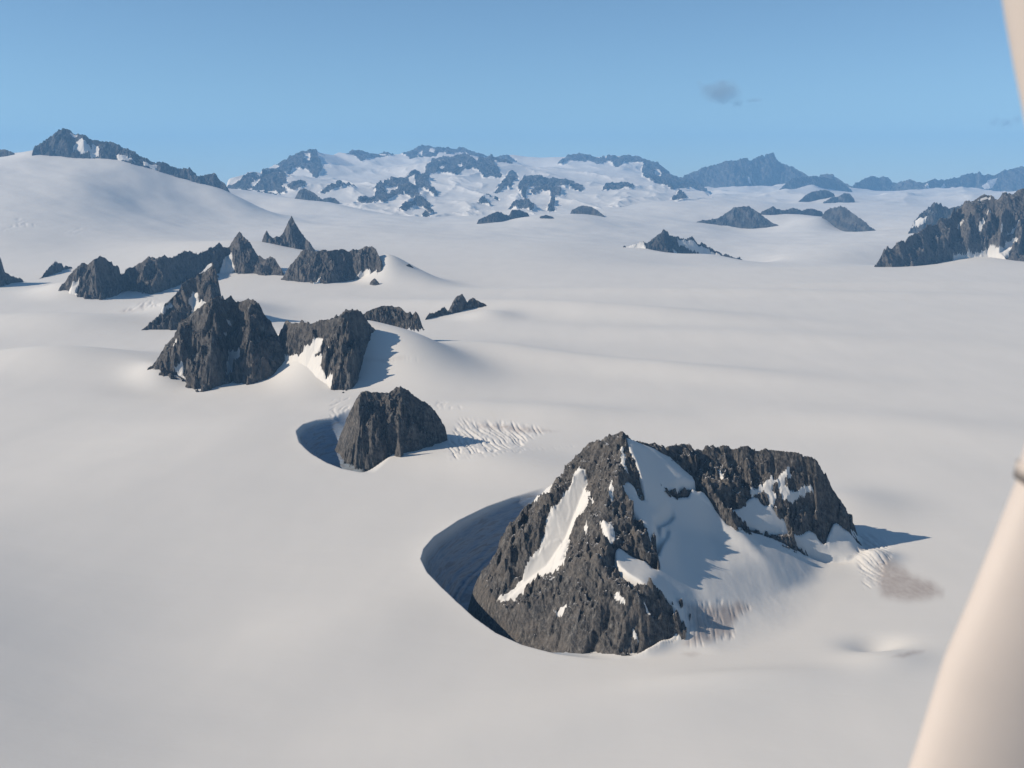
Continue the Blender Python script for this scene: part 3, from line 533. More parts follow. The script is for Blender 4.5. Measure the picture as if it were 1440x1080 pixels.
def snow_material(name, use_attr=True):
    m, t, b = nt(name); tc = t.nodes.new('ShaderNodeTexCoord').outputs['Object']
    n1 = noise(t, scaled(t, tc, (1, .35, 1)), .09, 5, .55, .3)
    c = ramp(t, n1, [(.3, (.60, .58, .545)), (.7, (.635, .61, .57))])
    if use_attr:
        a1 = t.nodes.new('ShaderNodeAttribute'); a1.attribute_name = 'dirt'
        a2 = t.nodes.new('ShaderNodeAttribute'); a2.attribute_name = 'crevassed'
        dn = noise(t, scaled(t, tc, (1, .5, 1)), .9, 7, .7, .8)
        dm = t.nodes.new('ShaderNodeMath'); dm.operation = 'MULTIPLY'; t.links.new(a1.outputs['Fac'], dm.inputs[0]); t.links.new(ramp(t, dn, [(.25, (.5,)), (.6, (1.0,))]), dm.inputs[1])
        c = mixc(t, dm.outputs[0], c, (.34, .29, .262))
        cn = noise(t, tc, 2.2, 6, .7, .5)
        cm = t.nodes.new('ShaderNodeMath'); cm.operation = 'MULTIPLY'; t.links.new(a2.outputs['Fac'], cm.inputs[0]); t.links.new(ramp(t, cn, [(.45, (0,)), (.62, (.55,))]), cm.inputs[1])
        c = mixc(t, cm.outputs[0], c, (.66, .64, .62))
        a3 = t.nodes.new('ShaderNodeAttribute'); a3.attribute_name = 'ice_and_shade'
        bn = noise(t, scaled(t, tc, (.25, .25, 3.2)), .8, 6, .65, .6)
        ic = ramp(t, bn, [(.35, (.19, .24, .31)), (.5, (.27, .32, .38)), (.62, (.20, .20, .21)), (.72, (.36, .40, .45))])  # banded old ice, darkened so its colour also stands in for moat shade
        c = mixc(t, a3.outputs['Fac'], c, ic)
    t.links.new(c, b.inputs['Base Color']); b.inputs['Roughness'].default_value = .75; b.inputs['Specular IOR Level'].default_value = .2
    s1 = noise(t, scaled(t, tc, (.35, 1, 1)), .5, 5, .55, .3); s2 = noise(t, scaled(t, tc, (.35, 1, 1)), 2.2, 5, .6, .3)
    s3 = noise(t, scaled(t, tc, (.5, 1, 1)), 9.0, 3, .6); s0 = noise(t, scaled(t, tc, (.3, 1, 1)), .12, 4, .5, .6); nn = bump(t, s0, .8, .16); nn = bump(t, s1, .14, .12, nn); nn = bump(t, s2, .04, .28, nn); nn = bump(t, s3, .012, .3, nn); t.links.new(nn, b.inputs['Normal'])
    return m
SNOW = snow_material('wind-packed snow'); SNOW_P = snow_material('snow on rock', False)

# ------------------------------------------------------------------ glacier mesh
def build_glacier():
    fine = np.linspace(-34, 34, 1230); side = np.concatenate([np.linspace(36, 60, 16), np.linspace(64, 180, 26)])
    az = np.radians(np.concatenate([-side[::-1][1:], fine, side]))
    Rr = [.0]
    r = 3.0; rings = [3.0]
    while r < 6000:
        if r < 85: d = max(1.2, r*.06)
        else:
            dimg = r*r/(F*H)*1.15; dlog = r*.0052
            d = min(dimg, dlog)
            if 112 < r < 205: d = min(d, .30)
            if 205 <= r < 420: d = min(d, .75)
            if r > 5000: d = r*.03
        r += d; rings.append(r)
    rings = np.array(rings)
    RR, AZ = np.meshgrid(rings, az, indexing='ij')
    X = RR*np.sin(AZ); Y = RR*np.cos(AZ)
    z, dirt, crev, ice_shade = G(X.ravel(), Y.ravel(), True)
    nr, na = X.shape; print('glacier', nr, na, nr*na)
    v = np.stack([X.ravel(), Y.ravel(), z], 1)
    i = np.arange(nr-1)[:, None]*na+np.arange(na-1)[None, :]; i = i.ravel()
    q = np.stack([i, i+1, i+na+1, i+na], 1)[:, ::-1]
    o = mesh_from('glacier', v, q, SNOW, {'dirt': dirt, 'crevassed': crev, 'ice_and_shade': ice_shade})
    o['kind'] = 'structure'; o['label'] = 'vast smooth snow-covered icefield round the outcrops'
    return o
build_glacier()

# ------------------------------------------------------------------ rock outcrops
def thing(name, label, cat, loc, group):
    o = bpy.data.objects.new(name, None); COL.objects.link(o); o.location = loc
    o['label'] = label; o['category'] = cat; o['kind'] = 'thing'
    if group: o['group'] = group
    return o
def components(quads, cls, least):
    nid = 1; out = np.zeros(len(cls), int)
    for c in np.unique(cls):
        if c == 0: continue
        idx = np.where(cls == c)[0]; _, lab = np.unique(quads[idx], return_inverse=True); lab = lab.reshape(-1, 4)
        vl = np.arange(lab.max()+1)
        while True:
            m = vl[lab].min(1); new = vl.copy(); np.minimum.at(new, lab.ravel(), np.repeat(m, 4))
            if (new == vl).all(): break
            vl = new
        comp = vl[lab[:, 0]]
        for q_ in np.unique(comp):
            k_ = idx[comp == q_]
            if len(k_) >= least: out[k_] = nid; nid += 1
    return out
def finish(name, label, cat, group, verts, quads, cls, mat, loc):
    """cls: 0 rock, 1.. one snow patch each"""
    loc = np.array(loc, float); parts = []
    root = thing(name, label, cat, loc, group)
    cls = components(quads, cls, 14)     # every separate snow patch is a part of its own; crumbs stay with the rock
    for c in np.unique(cls):
        q = quads[cls == c]
        if len(q) < 6: continue
        v, q2, _ = compact(verts, q)
        mesh_from('rock_face' if c == 0 else 'snow_patch', v-loc, q2, mat if c == 0 else SNOW_P, parent=root)
    return root
def grid_quads(ny, nx):
    i = (np.arange(ny-1)[:, None]*nx+np.arange(nx-1)[None, :]).ravel()
    return np.stack([i, i+1, i+nx+1, i+nx], 1)

def build_rock(key, r, name, label, cat, group):
    crest, base = r['crest'], r['base']; slope = r.get('slope', 1.15)
    bx = [b[0] for b in base]; zf = r.get('zfoot', 0.0)
    bp = []
    for (px, py) in base:
        D = hit(px, py)
        if r['D0']: D = r['D0'] if (D is None or abs(math.log(D/r['D0'])) > .12) else D
        x, y, z = pt(px, py, D)
        if zf: a_, b_ = rayab(px, py); D2 = (H-zf)/-b_; x, y, z = a_*D2, D2, zf
        bp.append((x, y, z))
    bp = np.array(bp)
    dd_ = bp[:, 1].copy()
    if len(dd_) > 4:
        md = dd_.copy()
        for i in range(1, len(dd_)-1): md[i] = np.median(dd_[i-1:i+2])
        dd_ = md
    if r['D0']: dd_ = np.clip(dd_, r['D0']*.88, r['D0']*1.12)
    for _ in range(4 if r['D0'] else 1):
        e = np.concatenate([[dd_[0]], dd_, [dd_[-1]]]); dd_ = .25*e[:-2]+.5*e[1:-1]+.25*e[2:]
    bp = np.array([pt(px, py, D) for (px, py), D in zip(base, dd_)]) if not zf else bp
    Dm_ = np.median(bp[:, 1])
    if r['D0'] is None: bp[:, 1] = bp[:, 1]
    # smooth the foot depths a little
    bd = bp[:, 1].copy(); zb = bp[:, 2]
    cp = []; crow = [c[0] for c in crest]
    for (px, py) in crest:
        Db = np.interp(px, bx, bd); Zb = np.interp(px, bx, zb); a_, b_ = rayab(px, py)
        D = (H-Zb+slope*Db)/(slope-b_); D = max(D, Db)
        cp.append([a_*D, D, H+b_*D])
    cp = np.array(cp)
    # even out crest depth so that the ridge does not zigzag
    cd = cp[:, 1].copy()
    k = np.array([.25, .5, .25])
    for _ in range(3):
        cd[1:-1] = k[0]*cd[:-2]+k[1]*cd[1:-1]+k[2]*cd[2:]
    for i, (px, py) in enumerate(crest):
        D = max(cd[i], np.interp(px, bx, bd)+.001*Dm_) if 0 < i < len(crest)-1 else cd[i]
        cp[i] = pt(px, py, D)
    hgt = max(cp[:, 2].max()-bp[:, 2].mean(), 1e-3)
    pts = []; lines = []
    def add(p): pts.append(tuple(p)); return len(pts)-1
    ci = [add(p) for p in cp]; lines.append(ci)
    bi = [add(p) for p in bp[1:-1]]; lines.append(bi)
    ribs = r.get('ribs')
    rnd = random.Random(hash_(key))
    if ribs is None:
        ribs = []
        for i in range(1, len(crest)-1):
            px, py = crest[i]; by = np.interp(px, bx, [b[1] for b in base]); hh = by-py
            if hh < 4: continue
            conv = (crest[i-1][1]+crest[i+1][1])/2-py
            s = .22 if conv > 0 else -.2
            s *= rnd.uniform(.5, 1.3); dx = rnd.uniform(-.3, .3)*hh*.5
            ribs.append([(px, py, 0), (px+dx*.5, py+hh*.38, s), (px+dx, py+hh*.75, s*.8)])
    hpx = hgt*F/Dm_
    for rb in ribs:
        l = []
        for j, (px, py, s) in enumerate(rb):
            cy = np.interp(px, crow, [c[1] for c in crest]); by = np.interp(px, bx, [b[1] for b in base])
            if j == 0: continue
            if py <= cy+.6 or py >= by-.3: continue
            f = (py-cy)/max(by-cy, 1)
            Dc = np.interp(px, crow, cp[:, 1]); Db = np.interp(px, bx, bd)
            lh = (by-cy)*Dm_/F
            D = Dc+(Db-Dc)*f - s*min(lh, hgt)*1.0*math.sin(math.pi*min(max(f, .05), .95))**.5*.8
            l.append(add(pt(px, py, D)))
        if len(l) > 1: lines.append(l)
    # front skirt dives under the ice, back side falls away behind the crest
    for p in bp: add((p[0]*(1-.02*hgt/Dm_), p[1]-.35*hgt, p[2]-.45*hgt-.002*Dm_))
    bs = r.get('back', 1.0)
    for j, p in enumerate(cp):
        if j % 2 and len(cp) > 6: continue
        h_ = max(p[2]-np.interp(crest[j][0], bx, zb), .1*hgt)
        add((p[0]*(1+h_/p[1]), p[1]+h_*bs+.1*hgt, p[2]-h_-.3*hgt))
    w0 = .4*hgt
    add((cp[0][0]-w0, cp[0][1], cp[0][2]-.8*hgt)); add((cp[-1][0]+w0, cp[-1][1], cp[-1][2]-.8*hgt))
    V, Z, T = cdt(pts, lines)
    st = Dm_/F*(.62 if Dm_ < 700 else .5)
    x0, x1 = V[:, 0].min(), V[:, 0].max(); y0, y1 = V[:, 1].min(), V[:, 1].max()
    nx = int((x1-x0)/st)+2; sty = st*.8
    ny = int((y1-y0)/sty)+2
    while nx*ny > 420000: st *= 1.1; sty *= 1.1; nx = int((x1-x0)/st)+2; ny = int((y1-y0)/sty)+2
    xs = x0+np.arange(nx)*st; ys = y0+np.arange(ny)*sty
    Zg = raster(V, Z, T, xs, ys, -9999); bad = Zg < -9000
    Zg[bad] = Z.min()
    Xg, Yg = np.meshgrid(xs, ys)
    pxp, pyp = proj(Xg, Yg, Zg)
    snowc = np.zeros(Zg.shape, int)
    gy, gx = np.gradient(Zg, sty, st); fc = (gx*Xg+gy*Yg+H-Zg) > 0
    hp = max(hpx, 8)
    wsc = 1/(hgt*.12)
    w1 = min(2.5, hp*.03)*fbm(Xg*wsc, Yg*wsc, 4, 81)*1.4; w2 = min(2.5, hp*.03)*fbm(Xg*wsc, Yg*wsc, 4, 91)*1.4
    for i, p in enumerate(r.get('snow', [])):
        snowc[inpoly(pxp+w1, pyp+w2, p) & fc] = i+1
    sm = blur((snowc > 0).astype(float), 2, 2)
    Lf = hgt*.42
    fineL = max(Lf/8, Dm_/F*4)
    nz = ridged(Xg/Lf+.25*perlin(Xg/Lf, Yg/Lf, 2), Yg/Lf*.8, 6, hash_(key) % 40)-.45
    nz2 = ridged(Xg/fineL, Yg/fineL*.85, 4, 7+hash_(key) % 30, .65)-.45
    nzm = ridged(Xg/(Lf*.42)+3, Yg/(Lf*.42)*.8, 4, 3+hash_(key) % 17, .6)-.45
    edge = blur((~bad).astype(float), 3, 1)
    crf = np.exp(-(polydist(Xg, Yg, cp)[0]/(.16*hgt))**2)
    nz -= nz.mean()-.02; nz2 -= nz2.mean(); nzm -= nzm.mean()
    cg = blur(crag(Xg/(Lf*.8), Yg/(Lf*1.1), hash_(key) % 23), 1, 1)
    dz = (hgt*.17*nz+.65*fineL*nz2+.08*hgt*nzm+.15*hgt*cg+.032*hgt*crag(Xg/(Lf*.2), Yg/(Lf*.24), 4))*(.62 if Dm_ > 1400 else 1)*(1-(.72 if Dm_ < 1000 else .5)*crf)
    Zg = Zg+dz*(1-.9*sm)+sm*(.012*hgt)
    if 'mask' in r:
        mk = blur(inpoly(pxp+w1*.7, pyp+w2*.7, r['mask']).astype(float), 1, 1)
        mk = np.where(fc, mk, 1); Zg = Zg-(1-mk)*hgt*.35
    g = G2(Xg, Yg)
    verts = np.stack([Xg.ravel(), Yg.ravel(), Zg.ravel()], 1); q = grid_quads(ny, nx)
    keep = ((Zg-g) > -.12*hgt-.6*fineL) & ~bad
    kq = keep.ravel()[q].all(1); q = q[kq]
    cl = snowc.ravel()[q]; cls = np.where((cl > 0).sum(1) >= 3, cl.max(1), 0)
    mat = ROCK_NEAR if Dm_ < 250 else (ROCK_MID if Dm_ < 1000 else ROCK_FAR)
    loc = (bp[:, 0].mean(), bp[:, 1].mean(), bp[:, 2].mean())
    return finish(name, label, cat, group, verts, q, cls, mat, loc)
def hash_(s):
    h = 7
    for ch in s: h = (h*31+ord(ch)) % 100003
    return h
def G2(X, Y): return Gbase(X.ravel(), Y.ravel()).reshape(X.shape) if X.size < 60000 else gcoarse(X, Y)
def gcoarse(X, Y):
    xs = np.linspace(X.min()-1, X.max()+1, 120); ys = np.linspace(Y.min()-1, Y.max()+1, 120)
    a_, b_ = np.meshgrid(xs, ys); g = Gbase(a_.ravel(), b_.ravel()).reshape(a_.shape)
    return sample(g, xs, ys, X, Y, 0)

INFO = {
 'far_left_tip': 'low dark rock tip at the left end of the skyline',
 'left_massif': 'long snow-streaked rock massif crowning the broad snow dome at far left',
 'small_knob': 'small dark knob on the icefield below the low blue ridge',
 'small_knob_b': 'tiny dark hump touching the right side of the small knob',
 'tiny_islet_a': 'tiny flat rock islet just left of the slanting spur',
 'bent_islet': 'bent boomerang-shaped outcrop on the open snow in mid distance',
 'tiny_islet_d': 'tiny rock islet right of the bent outcrop',
 'islet_h': 'small whale-backed rock alone on the snow above the tent-shaped island',
 'big_blue_peak': 'broad blue mountain with the tallest summit of the right skyline',
 'blue_foothill': 'dark jagged foothill at the right foot of the broad blue mountain',
 'islet_i': 'leaf-shaped dark islet below the jagged foothill',
 'islet_j': 'small stepped islet right of the leaf-shaped one',
 'twin_island': 'dark mound with a low left tail, left of the snowy cirque',
 'jagged_link': 'thin jagged ridge closing the back of the snowy cirque',
 'twin_island_b': 'dark hump sloping right, at the right side of the snowy cirque',
 'tent_island': 'tent-shaped outcrop alone on the icefield with snow over its right flank',
 'right_skyline_range': 'long blue serrated range along the right skyline',
 'pointed_right_peak': 'pointed blue side peak behind the big brown-grey cliff',
 'right_cliff': 'big brown-grey cliff at the right edge with slanting snow streaks',
 'small_left_tooth': 'small rock tooth left of the long dark ridge',
 'left_edge_horn': 'dark horn cut off by the left edge of the view',
 'needle': 'slender needle-pointed rock spire behind the ridges',
 'long_ridge': 'long craggy ridge with gullies stretching left from below the needle',
 'broad_block': 'broad flat-topped rock block right of the long ridge',
 'dot_islet': 'tiny rock dot at the end of the snow ramp right of the flat-topped block',
 'dot_islet_b': 'small boulder-like rock under the right foot of the flat-topped block',
 'back_left_crag': 'steep crag with a snow hollow, behind the left shoulder of the black butte',
 'dark_butte': 'massive black butte with a narrow snow gully in its middle',
 'leg_crag': 'flat-topped crag with one long rock leg reaching down into the snow',
 'shaded_hump': 'shadowed rounded rock hump behind the crag with the long leg',
 'jagged_teeth': 'row of jagged rock teeth alone on the snow right of the shadowed hump',
 'dome_horn': 'steep blunt grey rock horn standing in a wind-scooped hollow',
}
for k, r in ROCKS.items():
    far = (r['D0'] or 0) > 1400
    build_rock(k, r, 'mountain_peak' if far else 'nunatak', INFO[k], 'mountain' if far else 'rock outcrop',
               'mountains and rock islands across the far icefield' if far else 'rock outcrops rising through the icefield')

# ---- the great pyramid massif
def build_pyramid():
    st = 1
    snow = np.zeros(TA.shape, int)
    w1 = 3.4*fbm(AXG*.8, AYG*.6, 6, 81, .68); w2 = 3.4*fbm(AXG*.8, AYG*.6, 6, 91, .68)
    for i, p in enumerate(SNOW_A):
        snow[inpoly(pxA+w1, pyA+w2, p) & facing] = i+1
    sm = blur((snow > 0).astype(float), 3, 2)
    wx = .35*perlin(AXG*.2, AYG*.2, 5)
    nz = ridged(AXG*.13+wx, AYG*.10, 7, 3, .55)-.42
    nz2 = ridged(AXG*.75, AYG*.6, 5, 17, .62)-.42
    nz3 = ridged(AXG*2.2, AYG*1.3, 3, 27, .6)-.42
    cg = crag(AXG*.24, AYG*.2, 5)+.16*facets(AXG*2.6, AYG*2.2, 9)
    amp = sstep(-4, 2, TA)
    cl_ = [AP[k][:2] for k in 'k3 k2 k1 p p1 p2 c0 c1 c2 c3 c4 c5 c6 c7 c8 c9'.split()]
    crestf = np.exp(-(polydist(AXG, AYG, cl_)[0]/1.6)**2)
    Z = TA+(1.7*nz+.42*nz2+.24*nz3+1.35*cg)*(1-.93*sm)*amp*(1-.55*crestf)+.12*sm-(.6)*(1-rmA_s)-1.0*(1-blur(rmA.astype(float), 3, 2))+.35
    q = grid_quads(*TA.shape)
    g = gcoarse(AXG, AYG); gl = sample(TAs, AXS, AYS, AXG, AYG, -9)
    keep = (Z > g-12) & (TA > -13) & (rmA_s + blur(rmA.astype(float), 8, 1) > .02)
    q = q[keep.ravel()[q].all(1)]
    verts = np.stack([AXG.ravel(), AYG.ravel(), Z.ravel()], 1)
    cl = snow.ravel()[q]; cls = np.where((cl > 0).sum(1) >= 3, cl.max(1), 0)
    finish('nunatak', 'great pyramid-shaped nunatak with a white gully and a dark cliff to its right', 'rock outcrop', 'rock outcrops rising through the icefield', verts, q, cls, ROCK_NEAR, (12, 140, 0))
build_pyramid()

# ---- the two far massifs: snow slopes with rock ridges breaking through
BANDS = [
 [[(316, 266), (322, 259), (333, 258), (346, 247), (352, 238), (363, 244), (402, 244), (403, 255), (395, 262), (404, 271), (380, 272), (333, 272), (322, 268)],
  [(403, 262), (410, 255), (422, 254), (430, 257), (430, 264), (415, 268), (404, 268)],
  [(368, 247), (368, 241), (387, 229), (400, 223), (412, 216), (427, 208), (437, 205), (446, 208), (447, 222), (455, 234), (452, 240), (447, 249), (440, 247), (435, 240), (430, 236), (413, 237), (408, 241), (406, 247), (390, 246)],
  [(486, 217), (494, 209), (502, 207), (514, 209), (520, 215), (533, 212), (548, 215), (556, 219), (530, 220), (519, 222), (510, 229), (503, 224), (495, 218)],
  [(560, 212), (583, 206), (595, 199), (612, 203), (640, 206), (652, 204), (675, 211), (697, 218), (711, 217), (728, 227), (720, 231), (703, 229), (690, 230), (680, 223), (668, 220), (655, 214), (640, 215), (630, 217), (618, 215), (613, 222), (600, 221), (585, 222), (577, 226), (573, 219)],
  [(608, 227), (625, 223), (637, 223), (653, 218), (662, 224), (670, 227), (677, 219), (684, 215), (692, 226), (699, 236), (706, 244), (703, 250), (690, 248), (680, 249), (672, 241), (664, 239), (652, 240), (645, 247), (636, 246), (620, 242), (606, 243), (598, 247), (598, 236)],
  [(524, 265), (538, 257), (553, 254), (565, 252), (573, 249), (580, 244), (590, 242), (603, 241), (605, 252), (602, 256), (609, 264), (616, 274), (610, 276), (600, 268), (592, 262), (587, 268), (590, 277), (583, 280), (572, 274), (560, 274), (552, 278), (540, 285), (525, 283), (527, 272), (529, 268)],
  [(560, 297), (573, 288), (587, 277), (597, 280), (605, 286), (608, 293), (611, 299), (604, 301), (600, 294), (594, 288), (588, 287), (578, 293), (570, 298)], [(592, 302), (600, 298), (606, 304), (598, 306)],
  [(502, 283), (514, 280), (528, 282), (528, 286), (512, 287)], [(447, 270), (460, 262), (474, 260), (500, 261), (500, 264), (472, 265), (455, 270)], [(671, 286), (680, 280), (691, 287)], [(682, 276), (688, 272), (691, 277)], [(694, 278), (700, 276), (702, 280)],
  [(711, 292), (722, 287), (733, 285), (745, 287), (753, 292), (748, 297), (735, 295), (718, 294)]],
 [[(695, 269), (706, 254), (712, 245), (717, 239), (727, 241), (729, 249), (722, 256), (718, 264), (710, 263), (700, 270)], [(728, 262), (733, 254), (737, 246), (753, 251), (776, 253), (800, 254), (820, 261), (818, 267), (800, 264), (776, 263), (755, 261), (745, 262), (742, 267), (739, 279), (734, 278), (731, 268)],
  [(745, 272), (755, 264), (765, 261), (775, 265), (783, 263), (790, 269), (788, 277), (781, 278), (780, 295), (771, 296), (769, 290), (775, 280), (773, 273), (762, 270), (750, 274)],
  [(783, 232), (786, 226), (798, 220), (812, 219), (828, 216), (839, 221), (858, 220), (875, 220), (895, 216), (907, 217), (916, 223), (934, 234), (957, 246), (985, 253), (998, 266), (990, 270), (975, 266), (955, 263), (945, 267), (930, 259), (915, 255), (904, 250), (902, 240), (905, 232), (890, 227), (880, 230), (868, 236), (862, 233), (856, 228), (848, 230), (840, 233), (830, 227), (812, 228), (800, 228), (790, 233)],
  [(845, 267), (856, 259), (867, 255), (880, 257), (892, 264), (888, 267), (870, 266)], [(944, 278), (956, 267), (968, 276), (960, 281), (948, 281)], [(780, 259), (795, 254), (806, 257), (822, 264), (818, 268), (795, 263), (782, 263)]]]
HOLES = [[(428, 218), (435, 216), (437, 224), (429, 225)], [(375, 239), (388, 231), (392, 235), (382, 240)], [(352, 262), (362, 252), (366, 254), (358, 266)], [(575, 251), (582, 249), (584, 259), (578, 263)], [(540, 265), (556, 262), (560, 266), (545, 272)], [(644, 232), (650, 231), (649, 236), (643, 237)], [(617, 235), (623, 234), (625, 239), (619, 240)], [(588, 214), (594, 211), (593, 219), (588, 219)], [(604, 208), (612, 211), (610, 217), (604, 215)], [(922, 240), (930, 244), (928, 250), (921, 246)]]
def build_massifs():
    us = np.linspace(-.305, .212, 800); vs = np.linspace(math.log(1640), math.log(4100), 640)
    pts, lines = [], []
    def add(q):
        x, y, z = pt(*q); pts.append((x/y, math.log(y), z/y)); return len(pts)-1
    lines.append([add(q) for q in FRONT])
    for l in NET:
        ids = [add(q) for q in l]
        if len(ids) > 1: lines.append(ids)
    for px, py, D in FRONT: add((px, py+9, D-70))
    for px, py, D in [(316, 275, 2200), (312, 270, 2500), (350, 262, 3000), (400, 250, 3500), (500, 245, 3980), (600, 245, 4080), (720, 245, 4060), (850, 240, 4000), (960, 262, 3700), (1015, 285, 2500), (1018, 282, 3100)]: add((px, py+14, D))
    V, Z, T = cdt(pts, lines)
    S = raster(V, Z, T, us, vs, -99); bad = S < -90; S[bad] = -.04
    Ug, Vg = np.meshgrid(us, vs); Yg = np.exp(Vg); Xg = Ug*Yg
    Sb = blur(S, 2, 2)
    px, py = proj(Xg, Yg, S*Yg); gy, gx = np.gradient(S*Yg, axis=(0, 1))
    vis = np.zeros(S.shape, bool)                      # first surface met from the front
    mn = np.full(S.shape[1], 1e9)
    for j in range(S.shape[0]):
        vis[j] = py[j] < mn+.6; mn = np.minimum(mn, py[j])
    w1 = 1.5*fbm(Ug*260, Vg*120, 4, 81); w2 = 1.1*fbm(Ug*260, Vg*120, 4, 91)
    Zg = Sb*Yg+2.2*fbm(Ug*38, Vg*16, 3, 66)+9*(ridged(Ug*17+.4*perlin(Ug*20, Vg*8), Vg*7, 4, 12, .5)-.4)
    who = np.zeros(S.shape, int); split = 712
    for g_, polys in enumerate(BANDS):
        for i, p in enumerate(polys):
            who[inpoly(px+w1, py+w2, p) & vis] = 1+i+100*g_
    for p in HOLES: who[inpoly(px+w1, py+w2, p)] = 0
    rk = blur((who > 0).astype(float), 1, 1)
    rel = crag(Ug*55, Vg*30, 3)+.8*(ridged(Ug*90, Vg*40, 4, 8)-.4)
    Zg = Zg+rk*(S-Sb)*Yg+rk*(3+6.5*rel)
    verts = np.stack([Xg.ravel(), Yg.ravel(), Zg.ravel()], 1); q = grid_quads(len(vs), len(us))
    q = q[(~bad).ravel()[q].all(1)]
    w = who.ravel()[q]; cls = np.where((w > 0).sum(1) >= 3, w.max(1), 0)
    # the saddle between the two is at the snow col below column 712..726
    sp_ = np.interp(Yg.ravel()[q[:, 0]], [1640, 2300, 2700, 3500, 4100], [(690-720)/F, (694-720)/F, (706-720)/F, (735-720)/F, (740-720)/F])
    side = ((verts[q[:, 0], 0]/verts[q[:, 0], 1]) > sp_).astype(int)
    side = np.where(cls >= 100, 1, np.where(cls > 0, 0, side))
    for g_, (lab, loc) in enumerate([('broad central range of snow basins and blue rock ridges under the highest skyline peak', (-270, 2100, 0)), ('white snow dome with dark tops along its crest and hanging rock ribs on its front', (150, 2200, 0))]):
        root = thing('mountain_massif', lab, 'mountain', loc, 'mountains and rock islands across the far icefield')
        cls_g = np.where(side == g_, cls, 0); cls_g = components(q, cls_g, 10)
        for c in np.unique(cls_g[side == g_]):
            qq = q[(side == g_) & (cls_g == c)]
            if len(qq) < 4: continue
            v, q2, _ = compact(verts, qq)
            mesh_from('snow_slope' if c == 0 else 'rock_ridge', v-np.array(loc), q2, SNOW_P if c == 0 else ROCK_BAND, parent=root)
build_massifs()

# ------------------------------------------------------------------ aircraft strut beside the camera
def paint():
    m, t, b = nt('cream aircraft paint'); tc = t.nodes.new('ShaderNodeTexCoord').outputs['Object']
    c = ramp(t, noise(t, tc, 30, 4, .6), [(.3, (.47, .415, .375)), (.7, (.51, .45, .405))])
    t.links.new(c, b.inputs['Base Color']); b.inputs['Roughness'].default_value = .42
    return m
PAINT = paint()
def tube(name, path, radii, mat, parent, sq=.7, seg=40):
    vs = []; path = [Vector(p) for p in path]; view = Vector((0, 1, 0))
    for i, p in enumerate(path):
        tg = (path[min(i+1, len(path)-1)]-path[max(i-1, 0)]).normalized()
        s = tg.cross(view).normalized(); d = s.cross(tg).normalized()
        for k in range(seg):
            an = 2*math.pi*k/seg
            vs.append(p+s*math.cos(an)*radii[i]+d*math.sin(an)*radii[i]*sq)
    nq = []
    for i in range(len(path)-1):
        for k in range(seg): nq.append((i*seg+k, i*seg+(k+1) % seg, (i+1)*seg+(k+1) % seg, (i+1)*seg+k))
    return mesh_from(name, np.array([tuple(v) for v in vs])-np.array(parent.location), np.array(nq), mat, parent=parent)
sp = lambda px, py, D: Vector(pt(px, py, D))
root = thing('wing_strut', 'cream-painted aircraft strut running up the right edge, out of focus', 'aircraft strut', sp(1500, 700, .2), None)
def edge_tube(name, edge, rpx, D, mat, **k):
    """path whose left edge follows the given outline"""
    P_ = [sp(px+r_, py, D) for (px, py), r_ in zip(edge, rpx)]
    return tube(name, P_, [r_*D/F*.97 for r_ in rpx], mat, root, **k)
edge_tube('lower_fairing', [(1192, 1300), (1226, 1190), (1266, 1080), (1308, 956), (1345, 875), (1380, 791), (1413, 711), (1430, 674), (1458, 600), (1488, 520)], [165, 165, 163, 158, 152, 144, 134, 128, 118, 105], .2, PAINT, sq=.45)
edge_tube('joint_collar', [(1418, 690), (1422, 681), (1434, 652), (1444, 628)], [136, 136, 126, 122], .197, PAINT)
edge_tube('upper_fairing', [(1502, 520), (1488, 400), (1472, 280), (1452, 170), (1441, 110), (1431, 55), (1422, 0), (1409, -90), (1396, -180)], [105, 106, 108, 112, 114, 116, 118, 120, 120], .202, PAINT)

